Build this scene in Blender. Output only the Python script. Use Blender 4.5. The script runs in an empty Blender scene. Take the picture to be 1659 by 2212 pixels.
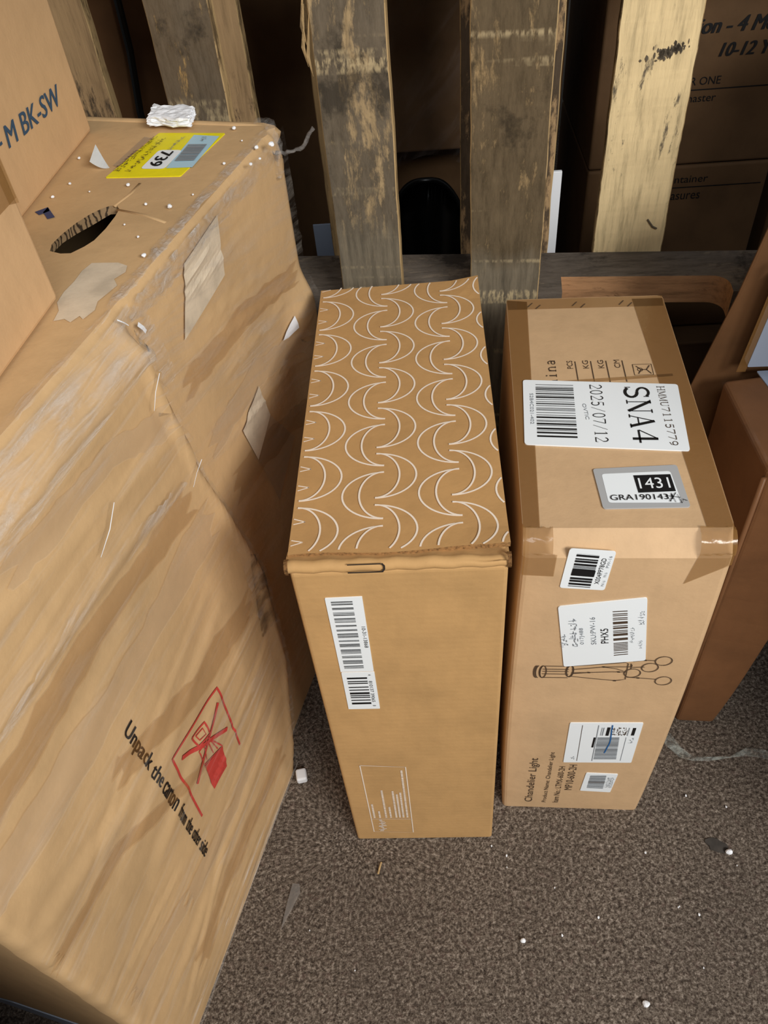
import bpy, bmesh, math, random
from mathutils import Vector, Matrix
random.seed(7)
C = bpy.context.scene.collection
scene = bpy.context.scene

# ---------------------------------------------------------------- camera
cd = bpy.data.cameras.new('camera'); cam = bpy.data.objects.new('camera', cd); C.objects.link(cam)
cd.sensor_fit = 'HORIZONTAL'; cd.sensor_width = 36.0; cd.lens = 1719.664 / 1659 * 36.0
cd.clip_start = 0.02
R_ = Vector((0.99709726, 0.0143964, -0.0747649)); U_ = Vector((0.04050231, 0.73120531, 0.68095401))
F_ = Vector((-0.06447178, 0.68200553, -0.72849972))
m = Matrix(((R_.x, U_.x, -F_.x, .122161), (R_.y, U_.y, -F_.y, -.408238), (R_.z, U_.z, -F_.z, 1.079068), (0, 0, 0, 1)))
cam.matrix_world = m
scene.camera = cam
# ---------------------------------------------------------------- world, lamps, exposure
W = bpy.data.worlds.new('warehouse_air'); scene.world = W; W.use_nodes = True
W.node_tree.nodes['Background'].inputs[0].default_value = (.92, .96, 1.0, 1)
W.node_tree.nodes['Background'].inputs[1].default_value = 0.15
scene.view_settings.view_transform = 'Standard'; scene.view_settings.look = 'None'
scene.view_settings.exposure = 0.0; scene.view_settings.gamma = 1.0
def area(name, loc, target, size, size_y, power, col):
    l = bpy.data.lights.new(name, 'AREA'); l.shape = 'RECTANGLE'; l.size = size; l.size_y = size_y
    l.energy = power; l.color = col
    o = bpy.data.objects.new(name, l); C.objects.link(o); o.location = loc
    o.rotation_euler = (Vector(target) - Vector(loc)).to_track_quat('-Z', 'Y').to_euler()
    return o
area('ceiling_lamp_light', (1.45, -1.75, 2.05), (0.1, 0.1, .3), 1.3, .5, 74, (1.0, .965, .91))
area('front_fill_light', (.10, -1.9, 3.0), (0.0, 0.1, .3), 1.2, .5, 16, (.97, .98, 1.0))  # weak fill added to brighten the front faces softly

# ---------------------------------------------------------------- node helpers
def lin(c):
    return tuple(((x / 255 / 12.92) if x / 255 <= .04045 else ((x / 255 + .055) / 1.055) ** 2.4) for x in c) + (1,)
class NT:
    def __init__(s, name):
        s.m = bpy.data.materials.new(name); s.m.use_nodes = True; s.t = s.m.node_tree
        s.b = s.t.nodes['Principled BSDF']; s.out = s.t.nodes['Material Output']
        tc = s.t.nodes.new('ShaderNodeTexCoord'); s.co = tc.outputs['Object']
    def n(s, ty, **kw):
        x = s.t.nodes.new(ty)
        for k, v in kw.items(): setattr(x, k, v)
        return x
    def l(s, a, b): s.t.links.new(a, b)
    def mapping(s, scale, rot=(0, 0, 0), loc=(0, 0, 0), src=None):
        x = s.n('ShaderNodeMapping'); x.inputs['Scale'].default_value = scale
        x.inputs['Rotation'].default_value = rot; x.inputs['Location'].default_value = loc
        s.l(src or s.co, x.inputs['Vector']); return x.outputs[0]
    def noise(s, scale, vec=None, detail=4, rough=.6, dist=0.0):
        x = s.n('ShaderNodeTexNoise'); x.inputs['Scale'].default_value = scale
        x.inputs['Detail'].default_value = detail; x.inputs['Roughness'].default_value = rough
        x.inputs['Distortion'].default_value = dist
        s.l(vec or s.co, x.inputs['Vector']); return x.outputs['Fac']
    def ramp(s, fac, stops, interp='LINEAR'):
        x = s.n('ShaderNodeValToRGB'); x.color_ramp.interpolation = interp
        e = x.color_ramp.elements
        e[0].position, e[1].position = stops[0][0], stops[-1][0]
        for p, c in stops[1:-1]: e.new(p)
        for el, (p, c) in zip(e, stops):
            el.position = p; el.color = c if len(c) == 4 else tuple(c) + (1,)
        s.l(fac, x.inputs[0]); return x.outputs[0]
    def mr(s, fac, a, b, c=0.0, d=1.0):
        x = s.n('ShaderNodeMapRange'); x.inputs[1].default_value = a; x.inputs[2].default_value = b
        x.inputs[3].default_value = c; x.inputs[4].default_value = d; s.l(fac, x.inputs[0]); return x.outputs[0]
    def mix(s, fac, a, b, mode='MIX'):
        x = s.n('ShaderNodeMix'); x.data_type = 'RGBA'; x.blend_type = mode
        for i, v in ((0, fac), (6, a), (7, b)):
            if isinstance(v, (int, float, tuple)): x.inputs[i].default_value = v
            else: s.l(v, x.inputs[i])
        return x.outputs[2]
    def math(s, op, a, b=0.0):
        x = s.n('ShaderNodeMath'); x.operation = op
        for i, v in ((0, a), (1, b)):
            if isinstance(v, (int, float)): x.inputs[i].default_value = v
            else: s.l(v, x.inputs[i])
        return x.outputs[0]
    def bump(s, h, strength=.3, dist=.002, prev=None):
        x = s.n('ShaderNodeBump'); x.inputs['Strength'].default_value = strength
        x.inputs['Distance'].default_value = dist; s.l(h, x.inputs['Height'])
        if prev: s.l(prev, x.inputs['Normal'])
        return x.outputs[0]

def card(name, rgb, var=.10, rough=.75, blotch=14, coat=0.0, flutes=None):
    t = NT(name); a = lin(rgb)
    dark = tuple(x * (1 - 1.9 * var) for x in a[:3]) + (1,); lite = tuple(min(1, x * (1 + 1.1 * var)) for x in a[:3]) + (1,)
    n1 = t.noise(blotch, detail=5, rough=.55)
    col = t.ramp(n1, [(.3, dark), (.5, a), (.72, lite)])
    n2 = t.noise(70, t.mapping((1, 1, .35)), detail=3)
    col = t.mix(t.mr(n2, .45, .75, 0, .22), col, tuple(x * .72 for x in a[:3]) + (1,))
    n3 = t.noise(900, detail=2)
    col = t.mix(t.mr(n3, .62, .8, 0, .25), col, tuple(x * .6 for x in a[:3]) + (1,))
    t.l(col, t.b.inputs['Base Color']); t.b.inputs['Roughness'].default_value = rough
    t.b.inputs['Specular IOR Level'].default_value = .3
    if coat: t.b.inputs['Coat Weight'].default_value = coat; t.b.inputs['Coat Roughness'].default_value = .25
    h = t.noise(25, detail=4); b = t.bump(h, .25, .004)
    h2 = t.noise(500, detail=2); b = t.bump(h2, .12, .0005, b)
    if flutes:
        wv = t.n('ShaderNodeTexWave'); wv.inputs['Scale'].default_value = 40; wv.bands_direction = flutes
        t.l(t.co, wv.inputs['Vector']); b = t.bump(wv.outputs['Fac'], .06, .0006, b)
    t.l(b, t.b.inputs['Normal']); return t.m
def flat(name, rgb, rough=.6, metal=0.0, spec=.4, var=0.0, coat=0.0):
    t = NT(name); t.b.inputs['Base Color'].default_value = lin(rgb)
    if var:
        a = lin(rgb); n = t.noise(60, detail=5)
        t.l(t.ramp(n, [(.3, tuple(x * (1 - var) for x in a[:3])), (.7, tuple(min(1, x * (1 + var)) for x in a[:3]))]), t.b.inputs['Base Color'])
        t.l(t.bump(t.noise(40), .3, .002), t.b.inputs['Normal'])
    t.b.inputs['Roughness'].default_value = rough; t.b.inputs['Metallic'].default_value = metal
    t.b.inputs['Specular IOR Level'].default_value = spec; t.b.inputs['Coat Weight'].default_value = coat
    return t.m
def translucent(name, rgb, alpha, rough=.2, streak=None, amin=.05, amax=.5, bump=.5, bscale=(8, 8, 60), lo=.45, hi=.75):
    """clear plastic: mostly see-through, whitened and shiny along its creases"""
    t = NT(name); t.b.inputs['Base Color'].default_value = lin(rgb); t.b.inputs['Roughness'].default_value = rough
    t.b.inputs['Specular IOR Level'].default_value = .6
    tr = t.n('ShaderNodeBsdfTransparent'); mx = t.n('ShaderNodeMixShader')
    if streak:
        v = t.mapping((1, 1, 1), rot=streak)
        v = t.mapping(bscale, src=v)
        n = t.noise(1.0, v, detail=6, rough=.62, dist=.6)
        fac = t.mr(n, lo, hi, amin, amax)
        n2 = t.noise(3.2); fac = t.math('MULTIPLY', fac, t.mr(n2, .35, .7, .25, 1.25))
        b = t.bump(n, bump, .012); t.l(b, t.b.inputs['Normal'])
        t.l(fac, mx.inputs[0])
    else:
        mx.inputs[0].default_value = alpha
        t.l(t.bump(t.noise(60), .2, .002), t.b.inputs['Normal'])
    t.l(tr.outputs[0], mx.inputs[1]); t.l(t.b.outputs[0], mx.inputs[2]); t.l(mx.outputs[0], t.out.inputs[0])
    return t.m

def wood(name, base, dirt, amount, grain_axis='Z', scale=1.0, off=0.0, saw=0.0, amber=None, gl=.2, low=None):
    t = NT(name); A = lin(base); D = lin(dirt)
    sc = {'Z': (1, 1, .09), 'X': (.09, 1, 1)}[grain_axis]
    v = t.mapping(sc, loc=(off, off * .7, off * 1.3))
    g = t.noise(120, v, detail=6, rough=.7)
    col = t.ramp(g, [(.28, tuple(x * .55 for x in A[:3])), (.5, A), (.75, tuple(min(1, x * 1.18) for x in A[:3]))])
    if amber:
        na = t.noise(9, t.mapping((1, 1, .5), loc=(off, 3, 1)), detail=3); col = t.mix(t.mr(na, .48, .6, 0, .8), col, lin(amber))
    v2 = t.mapping({'Z': (1, 1, .38), 'X': (.38, 1, 1)}[grain_axis], loc=(off * 2, off, -off))
    n1 = t.noise(16 * scale, v2, detail=10, rough=.72, dist=.5)
    n3 = t.noise(85, t.mapping({'Z': (1, 1, .22), 'X': (.22, 1, 1)}[grain_axis], loc=(off, 0, 0)), detail=8, rough=.75)
    mk = t.math('ADD', t.math('MULTIPLY', n1, .62), t.math('MULTIPLY', n3, .38))
    mask = t.mr(mk, .56 - amount * .16, .60 - amount * .14, 0, 1)
    dcol = t.ramp(n3, [(.3, tuple(x * .35 for x in D[:3])), (.5, D), (.72, tuple(x * 1.5 for x in D[:3]))])
    col = t.mix(t.math('MULTIPLY', mask, .92), col, dcol)
    dk = t.noise(11, t.mapping((1, 1, .8), loc=(off * 3, 1, 5)), detail=8, rough=.7)
    col = t.mix(t.mr(dk, .54, .62, 0, .78 if amount > .5 else 0), col, tuple(x * .34 for x in D[:3]) + (1,))
    if low:
        sx = t.n('ShaderNodeSeparateXYZ'); t.l(t.co, sx.inputs[0]); zz = t.math('ADD', sx.outputs[2], t.math('MULTIPLY', n1, .10))
        col = t.mix(t.mr(zz, low + .02, low + .05, .85, 0), col, t.ramp(g, [(.3, lin((88, 82, 70))), (.6, lin((132, 122, 104)))]))
    if saw:
        # saw chatter: pale scuffed bands across the grain, broken along the grain
        vs = t.mapping((.02, .02, 1), loc=(0, 0, off)); s = t.noise(17, vs, detail=3, rough=.6)
        br = t.noise(230, t.mapping((1, 1, .3)), detail=3)
        k = t.math('MULTIPLY', t.mr(s, .55, .60, 0, 1), t.mr(br, .44, .60, 0, saw))
        col = t.mix(k, col, lin((196, 178, 140)))
    t.l(col, t.b.inputs['Base Color']); t.b.inputs['Roughness'].default_value = .8
    t.b.inputs['Specular IOR Level'].default_value = gl
    b = t.bump(g, .5, .0015); b = t.bump(n3, .35, .002, b); t.l(b, t.b.inputs['Normal'])
    return t.m

def carpet():
    t = NT('carpet_pile')
    n = t.noise(210, detail=4, rough=.75, dist=.25); n2 = t.noise(3.0, detail=3); n3 = t.noise(430, detail=3, rough=.7)
    mixn = t.math('ADD', t.math('MULTIPLY', n, .72), t.math('MULTIPLY', n3, .28))
    col = t.ramp(mixn, [(.34, lin((36, 30, 27))), (.44, lin((78, 68, 60))), (.52, lin((116, 105, 94))), (.60, lin((160, 148, 136))), (.72, lin((205, 194, 182)))])
    col = t.mix(t.mr(n2, .4, .7, 0, .30), col, lin((60, 52, 47)))
    warm = t.noise(90, detail=2); col = t.mix(t.mr(warm, .58, .72, 0, .35), col, lin((104, 84, 78)))
    t.l(col, t.b.inputs['Base Color']); t.b.inputs['Roughness'].default_value = .95
    t.b.inputs['Specular IOR Level'].default_value = .15
    b = t.bump(mixn, .9, .004); t.l(b, t.b.inputs['Normal']); return t.m

M = dict(
    carpet=carpet(),
    kraft=card('kraft_plain', (196, 156, 104), .07, flutes='Z'),
    kraft_lid=card('kraft_lid', (192, 150, 98), .06, rough=.6, coat=.1),
    kraft_right=card('kraft_pinkish', (208, 174, 134), .05, rough=.6, coat=.12),
    kraft_big=card('kraft_big', (204, 170, 125), .10, blotch=5),
    kraft_up=card('kraft_upper', (212, 174, 130), .06, blotch=6),
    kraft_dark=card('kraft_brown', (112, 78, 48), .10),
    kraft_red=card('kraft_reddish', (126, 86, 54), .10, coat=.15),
    kraft_back_shaded=card('kraft_back_shaded', (104, 78, 52), .12),  # kraft darkened to carry the shade behind the pallet
    edge=card('raw_edge', (150, 112, 70), .35, blotch=400),
    inside=flat('dark_inside', (40, 32, 26), .9),
    paper=flat('label_paper', (243, 250, 255), .45, spec=.5),
    paper_grey=flat('label_grey', (176, 178, 180), .4, spec=.5),
    paper_blue=flat('label_bluish', (168, 182, 204), .5),
    ink=flat('black_ink', (22, 22, 24), .5),
    ink_soft=flat('soft_ink', (78, 62, 48), .7),
    ink_grey=flat('grey_ink', (140, 146, 152), .6),
    ink_blue=flat('blue_print', (58, 84, 110), .7),
    ink_navy=flat('navy_print', (58, 66, 104), .7),
    ink_red=flat('red_print', (196, 66, 58), .6),
    ink_white=flat('white_print', (240, 226, 210), .6),
    pen=flat('blue_pen', (30, 96, 160), .5),
    yellow=flat('yellow_label', (242, 230, 30), .45, var=.05),
    skyblue=flat('pale_blue_label', (178, 214, 232), .45),
    foam=flat('foam_white', (240, 244, 250), .7),
    tape=translucent('brown_tape', (160, 118, 66), .50, rough=.16),
    tape_dark=translucent('dark_tape', (140, 98, 48), .66, rough=.15),
    tape_pale=translucent('pale_tape', (202, 178, 148), .62, rough=.25),
    scuff=translucent('scuff', (92, 70, 48), .3, .6, streak=(0, 0, 0), amin=.0, amax=.7, bscale=(30, 30, 60), lo=.42, hi=.62),
    tape_faint=translucent('faint_tape', (220, 198, 170), .20, rough=.28),
    tape_amber=translucent('amber_tape', (168, 116, 56), .22, rough=.3),
    worn=card('worn_paper', (212, 196, 172), .10, blotch=40),
    film=translucent('stretch_film', (226, 222, 216), .3, .16, streak=(math.radians(0), 0, 0), amin=.0, amax=.34, bscale=(7, 7, 70), lo=.52, hi=.80, bump=.5),
    film_right=translucent('stretch_film_gathered', (222, 214, 204), .3, .18, streak=(0, math.radians(-38), 0), amin=.02, amax=.42, bscale=(9, 9, 80), lo=.46, hi=.78, bump=.8),
    film_shiny=translucent('film_shiny', (232, 228, 224), .3, .09, streak=(0, 0, 0), amin=.04, amax=.60, bscale=(14, 14, 150), lo=.46, hi=.72, bump=.7),
    film_thick=translucent('film_bunched', (214, 210, 206), .6, .15, streak=(0, 0, 0), amin=.05, amax=.6, bscale=(50, 50, 110), lo=.42, hi=.68, bump=.7),
    film_back=translucent('film_on_cartons', (190, 180, 176), .3, .2, streak=(0, .9, 0), amin=.02, amax=.30, bscale=(7, 7, 40), lo=.5, hi=.8),
    black=flat('black_plastic', (16, 19, 20), .28, spec=.5),
    wood_grey=wood('wood_mouldy', (172, 150, 114), (96, 88, 76), .92, saw=.85, off=.0, low=.60),
    wood_grey2=wood('wood_mouldy_brown', (164, 140, 102), (90, 78, 60), .98, saw=.85, off=4.0, scale=.9, low=.56),
    wood_amber=wood('wood_amber', (196, 168, 120), (84, 76, 66), .85, off=9.3, saw=.5, amber=(212, 168, 96), scale=.7),
    wood_pale=wood('wood_pale', (232, 208, 160), (84, 76, 66), .05, off=14.2, scale=.8),
    wood_rear=wood('wood_rear', (176, 146, 108), (70, 60, 50), .35, off=21.0, scale=.5),
    wood_side=wood('wood_fresh_edge', (184, 156, 112), (92, 76, 54), .25, off=3.3),
    wood_beam=wood('wood_beam', (146, 116, 84), (66, 60, 54), .9, 'X', off=31.0, scale=.6),
    wood_cut=wood('wood_notch_cut', (196, 150, 108), (110, 84, 60), 0, 'X', off=2.0),
    dirty_top=wood('wood_dusty_top', (132, 120, 106), (104, 96, 88), .8, 'X', off=8.0, gl=.1),
    wall=flat('grey_wall', (120, 116, 110), .9),
)

# ---------------------------------------------------------------- object helpers
def tag(o, label, cat, group=None, kind=None):
    o['label'] = label; o['category'] = cat
    if group: o['group'] = group
    if kind: o['kind'] = kind
    return o
def thing(name, label, cat, loc, group=None):
    o = bpy.data.objects.new(name, None); C.objects.link(o); o.location = loc; o.empty_display_size = .05
    return tag(o, label, cat, group)
def origin_of(p):
    v = Vector((0, 0, 0))
    while p: v = v + Vector(p.location); p = p.parent
    return v
def obj(name, bm, mats, parent=None, label=None, smooth=False, origin=None):
    """link a bmesh given in world coordinates as one mesh object"""
    if origin is None:
        origin = origin_of(parent) if parent else Vector((0, 0, 0))
    origin = Vector(origin)
    bmesh.ops.translate(bm, verts=bm.verts, vec=-origin)
    me = bpy.data.meshes.new(name); bm.normal_update(); bm.to_mesh(me); bm.free()
    for mm in (mats if isinstance(mats, (list, tuple)) else [mats]): me.materials.append(mm)
    if smooth:
        for p in me.polygons: p.use_smooth = True
    o = bpy.data.objects.new(name, me); C.objects.link(o)
    if parent: o.parent = parent; o.location = origin - origin_of(parent)
    else: o.location = origin
    if label: o['label'] = label
    return o
def struct(o): o['kind'] = 'structure'; return o

class Frame:
    """a flat surface in the world: point(a, b, off)"""
    def __init__(s, o, ex, ey, fn=None):
        s.o = Vector(o); s.ex = Vector(ex).normalized(); s.ey = Vector(ey).normalized(); s.n = s.ex.cross(s.ey); s.fn = fn
    def __call__(s, a, b, off=0.0):
        d = s.fn(a, b) if s.fn else 0.0
        return s.o + s.ex * a + s.ey * b + s.n * (off + d)

_tc = {}
def text_mesh(txt, bold=0.0):
    key = (txt, bold)
    if key in _tc: return _tc[key]
    cu = bpy.data.curves.new('t', 'FONT'); cu.body = txt; cu.resolution_u = 3; cu.fill_mode = 'FRONT'; cu.offset = bold
    o = bpy.data.objects.new('t', cu); C.objects.link(o)
    dg = bpy.context.evaluated_depsgraph_get(); me = bpy.data.meshes.new_from_object(o.evaluated_get(dg))
    vs = [tuple(v.co[:2]) for v in me.vertices]; fs = [tuple(p.vertices) for p in me.polygons]
    bpy.data.objects.remove(o); bpy.data.curves.remove(cu); bpy.data.meshes.remove(me)
    _tc[key] = (vs, fs); return _tc[key]

# narrow serif letters drawn as thick and thin strokes on a 1 x 1 box
def arcp(cx, cy, rx, ry, a0, a1, n=12):
    return [(cx + rx * math.cos(math.radians(a0 + (a1 - a0) * i / n)), cy + ry * math.sin(math.radians(a0 + (a1 - a0) * i / n))) for i in range(n + 1)]
TH, TK = .045, .13
SER = {
 'S': [(arcp(.5, .75, .36, .24, 30, 270), .10), (arcp(.5, .26, .38, .25, 90, -150), .12), ([(.84, .98), (.84, .76)], TH), ([(.1, .26), (.1, .02)], TH)],
 'N': [([(.15, 0), (.15, 1)], TH), ([(.12, .98), (.85, .02)], TK), ([(.85, 0), (.85, 1)], TH), ([(0, .98), (.28, .98)], TH), ([(.72, .98), (1, .98)], TH), ([(0, .02), (.3, .02)], TH)],
 'A': [([(.1, 0), (.5, 1)], TH), ([(.5, 1), (.88, 0)], TK), ([(.25, .35), (.74, .35)], TH), ([(0, .02), (.25, .02)], TH), ([(.7, .02), (1, .02)], TH)],
 '4': [([(.68, 0), (.68, 1)], TK), ([(.68, 1), (.05, .3)], TH), ([(.05, .28), (.98, .28)], .07)],
 '2': [(arcp(.48, .7, .34, .28, 160, -20), .10), ([(.82, .62), (.1, .05)], TH), ([(.08, .04), (.9, .04)], .09), ([(.9, .04), (.94, .2)], TH)],
 '0': [(arcp(.5, .5, .34, .48, 0, 360, 24), .09)],
 '5': [([(.25, .97), (.85, .97)], .08), ([(.25, .97), (.2, .55)], TH), (arcp(.46, .32, .36, .3, 130, -140), .10)],
 '/': [([(.1, -.05), (.9, 1.05)], TH)],
 '7': [([(.1, .95), (.9, .95)], .09), ([(.9, .95), (.4, 0)], .07), ([(.1, .95), (.08, .78)], TH)],
 '1': [([(.5, 0), (.5, 1)], .12), ([(.25, .85), (.5, 1)], TH), ([(.25, .02), (.75, .02)], TH)],
 'H': [([(.18, 0), (.18, 1)], .11), ([(.82, 0), (.82, 1)], .11), ([(.18, .5), (.82, .5)], TH), ([(.02, .98), (.34, .98)], TH), ([(.66, .98), (.98, .98)], TH), ([(.02, .02), (.34, .02)], TH), ([(.66, .02), (.98, .02)], TH)],
 'M': [([(.12, 0), (.12, 1)], TH), ([(.12, 1), (.5, .1)], .10), ([(.5, .1), (.88, 1)], TH), ([(.88, 0), (.88, 1)], .11), ([(0, .02), (.25, .02)], TH), ([(.74, .02), (1, .02)], TH)],
 'U': [([(.18, 1), (.18, .3)], .11), (arcp(.5, .3, .32, .28, 180, 360), .08), ([(.82, 1), (.82, .3)], TH), ([(.02, .98), (.34, .98)], TH), ([(.68, .98), (.98, .98)], TH)],
 '9': [(arcp(.5, .68, .34, .30, 0, 360, 20), .09), ([(.84, .68), (.75, .2), (.3, .02)], .08)],
 'h': [([(.2, 0), (.2, 1)], .13), (arcp(.5, .42, .26, .2, 180, 0), .08), ([(.78, .42), (.78, 0)], .13), ([(.05, .02), (.38, .02)], TH), ([(.62, .02), (.95, .02)], TH)],
 'i': [([(.5, 0), (.5, .62)], .15), ([(.48, .82), (.52, .92)], .15), ([(.25, .02), (.75, .02)], TH)],
 'n': [([(.2, 0), (.2, .62)], .13), (arcp(.5, .42, .26, .2, 180, 0), .08), ([(.78, .42), (.78, 0)], .13), ([(.05, .02), (.38, .02)], TH), ([(.62, .02), (.95, .02)], TH)],
 'a': [(arcp(.45, .42, .27, .2, 150, 0), .08), ([(.72, .45), (.72, 0)], .13), (arcp(.45, .18, .27, .16, 30, 330), .08)],
}
SER['O'] = SER['0']

class Ink:
    """collects flat marks (a, b plane of a Frame) into one mesh with several inks"""
    def __init__(s, frame, off=.0006): s.f = frame; s.bm = bmesh.new(); s.off = off; s.mats = []
    def mi(s, m):
        if m not in s.mats: s.mats.append(m)
        return s.mats.index(m)
    def poly(s, pts, m, off=None, cuts=0):
        o = s.off if off is None else off
        if cuts:
            q = pts  # quad only: subdivide
            g = [[None] * (cuts + 1) for _ in range(cuts + 1)]
            for i in range(cuts + 1):
                for j in range(cuts + 1):
                    u, v = i / cuts, j / cuts
                    a = (q[0][0] * (1 - u) + q[1][0] * u) * (1 - v) + (q[3][0] * (1 - u) + q[2][0] * u) * v
                    b = (q[0][1] * (1 - u) + q[1][1] * u) * (1 - v) + (q[3][1] * (1 - u) + q[2][1] * u) * v
                    g[i][j] = s.bm.verts.new(s.f(a, b, o))
            for i in range(cuts):
                for j in range(cuts):
                    s.bm.faces.new((g[i][j], g[i + 1][j], g[i + 1][j + 1], g[i][j + 1])).material_index = s.mi(m)
            return
        f = s.bm.faces.new([s.bm.verts.new(s.f(a, b, o)) for a, b in pts]); f.material_index = s.mi(m)
    def rect(s, a0, b0, a1, b1, m, off=None): s.poly([(a0, b0), (a1, b0), (a1, b1), (a0, b1)], m, off)
    def line(s, pts, w, m, off=None, clip=None, step=None):
        if step:
            q = []
            for (x0, y0), (x1, y1) in zip(pts, pts[1:]):
                n = max(1, int(math.hypot(x1 - x0, y1 - y0) / step))
                q += [(x0 + (x1 - x0) * i / n, y0 + (y1 - y0) * i / n) for i in range(n)]
            pts = q + [pts[-1]]
        n = len(pts); L = []
        for i, p in enumerate(pts):
            a = pts[max(0, i - 1)]; b = pts[min(n - 1, i + 1)]
            d = Vector((b[0] - a[0], b[1] - a[1])); d = d.normalized() if d.length > 1e-9 else Vector((1, 0))
            nn = Vector((-d.y, d.x)) * w / 2; L.append(((p[0] + nn.x, p[1] + nn.y), (p[0] - nn.x, p[1] - nn.y)))
        for (l0, r0), (l1, r1), p, q in zip(L, L[1:], pts, pts[1:]):
            if clip:
                mx, my = (p[0] + q[0]) / 2, (p[1] + q[1]) / 2
                if not (clip[0] < mx < clip[2] and clip[1] < my < clip[3]): continue
            s.poly([r0, r1, l1, l0], m, off)
    def text(s, txt, p0, u, w, h, m, off=None, serif=False, shear=0.0, bold=0.0):
        """p0 lower-left, u reading direction in the a,b plane, w x h the size of the whole line"""
        u = Vector(u).normalized(); v = Vector((-u.y, u.x)); p0 = Vector(p0); o = s.off if off is None else off
        if serif:
            k = len(txt); cw = w / k
            for i, ch in enumerate(txt):
                for pts, th in SER.get(ch, []):
                    q = []
                    for (x, y) in pts:
                        P = p0 + u * (i * cw + x * cw * .9) + v * (y * h); q.append((P.x, P.y))
                    s.line(q, th * min(cw, h) * 1.2, m, o)
            return
        vs, fs = text_mesh(txt)
        if not vs: return
        if bold:
            for q in (-1, 1):
                P = p0 + u * (q * bold * h); s.text(txt, (P.x, P.y), u, w, h, m, o + (.0002 if q > 0 else .0004), False, shear)
        x0 = min(a for a, b in vs); x1 = max(a for a, b in vs); y0 = min(b for a, b in vs); y1 = max(b for a, b in vs)
        bv = []
        for a, b in vs:
            x = (a - x0) / (x1 - x0) * w; y = (b - y0) / (y1 - y0) * h; x += shear * y
            P = p0 + u * x + v * y; bv.append(s.bm.verts.new(s.f(P.x, P.y, o)))
        for f in fs:
            try: s.bm.faces.new([bv[i] for i in f]).material_index = s.mi(m)
            except ValueError: pass
    def bars(s, q, n, m, seed, fill=.55, along=0, off=None, dark=None):
        """bar code filling the quad q; bars run from edge 0-1 to edge 3-2, stacked along 0->3"""
        rnd = random.Random(seed); t = 0.0; L = []
        while t < 1:
            a = rnd.choice((1, 1, 2, 3)) / (n * 2.2); g = rnd.choice((1, 1, 2, 2, 3)) / (n * 2.2) * (1 - fill) * 2.0
            L.append((t, min(1, t + a))); t += a + g
        def P(u, v):
            a = (q[0][0] * (1 - u) + q[1][0] * u) * (1 - v) + (q[3][0] * (1 - u) + q[2][0] * u) * v
            b = (q[0][1] * (1 - u) + q[1][1] * u) * (1 - v) + (q[3][1] * (1 - u) + q[2][1] * u) * v
            return (a, b)
        for t0, t1 in L: s.poly([P(0, t0), P(1, t0), P(1, t1), P(0, t1)], m, off)
    def done(s, name, parent, label=None): return obj(name, s.bm, s.mats, parent, label)

def rounded(q, r=.004, n=4):
    out = []
    for i in range(4):
        p = Vector(q[i]); a = Vector(q[i - 1]); b = Vector(q[(i + 1) % 4])
        d0 = (a - p).normalized() * r; d1 = (b - p).normalized() * r
        for k in range(n + 1):
            t = k / n; out.append(tuple(((p + d0) * (1 - t) ** 2 + p * 2 * t * (1 - t) + (p + d1) * t ** 2)[:]))
    return out
def label(parent, frame, q, mat, name='shipping_label', text_label=None, r=.003, off=.0005, thick=.0004):
    bm = bmesh.new(); pts = rounded(q, r)
    top = [bm.verts.new(frame(a, b, off + thick)) for a, b in pts]; bot = [bm.verts.new(frame(a, b, off * .2)) for a, b in pts]
    bm.faces.new(top); n = len(pts)
    for i in range(n): bm.faces.new((bot[i], bot[(i + 1) % n], top[(i + 1) % n], top[i]))
    bmesh.ops.recalc_face_normals(bm, faces=bm.faces)
    return obj(name, bm, mat, parent, text_label)

def box_bm(fr, x0, y0, z0, x1, y1, z1, bev=.003, big=None, seg=3):
    """box in a frame given by origin+yaw: fr=(origin, angle); big = {edge test: radius}"""
    o, ang = Vector(fr[0]), fr[1]; ca, sa = math.cos(ang), math.sin(ang)
    bm = bmesh.new(); bmesh.ops.create_cube(bm, size=1)
    for v in bm.verts:
        v.co = Vector(((x0 + x1) / 2 + v.co.x * (x1 - x0), (y0 + y1) / 2 + v.co.y * (y1 - y0), (z0 + z1) / 2 + v.co.z * (z1 - z0)))
    if big:
        test, rad = big
        es = [e for e in bm.edges if test((e.verts[0].co + e.verts[1].co) / 2)]
        bmesh.ops.bevel(bm, geom=es, offset=rad, segments=5, affect='EDGES', profile=.5)
    es = [e for e in bm.edges if len(e.link_faces) == 2 and e.calc_face_angle(0) > .9]
    if bev: bmesh.ops.bevel(bm, geom=es, offset=bev, segments=seg, affect='EDGES', profile=.5)
    for v in bm.verts:
        x, y, z = v.co; v.co = o + Vector((x * ca - y * sa, x * sa + y * ca, z))
    return bm
def simple_box(name, fr, dims, mat, parent=None, bev=.003, lab=None, big=None):
    return obj(name, box_bm(fr, *dims, bev=bev, big=big), mat, parent, lab)
def prism(bottom, top):
    bm = bmesh.new(); b = [bm.verts.new(p) for p in bottom]; t = [bm.verts.new(p) for p in top]; n = len(b)
    bm.faces.new(b[::-1]); bm.faces.new(t)
    for i in range(n): bm.faces.new((b[i], b[(i + 1) % n], t[(i + 1) % n], t[i]))
    bmesh.ops.recalc_face_normals(bm, faces=bm.faces); return bm
def bevel_all(bm, r=.004, seg=2):
    es = [e for e in bm.edges if len(e.link_faces) == 2 and e.calc_face_angle(0) > .5]
    bmesh.ops.bevel(bm, geom=es, offset=r, segments=seg, affect='EDGES', profile=.5); return bm
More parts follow.
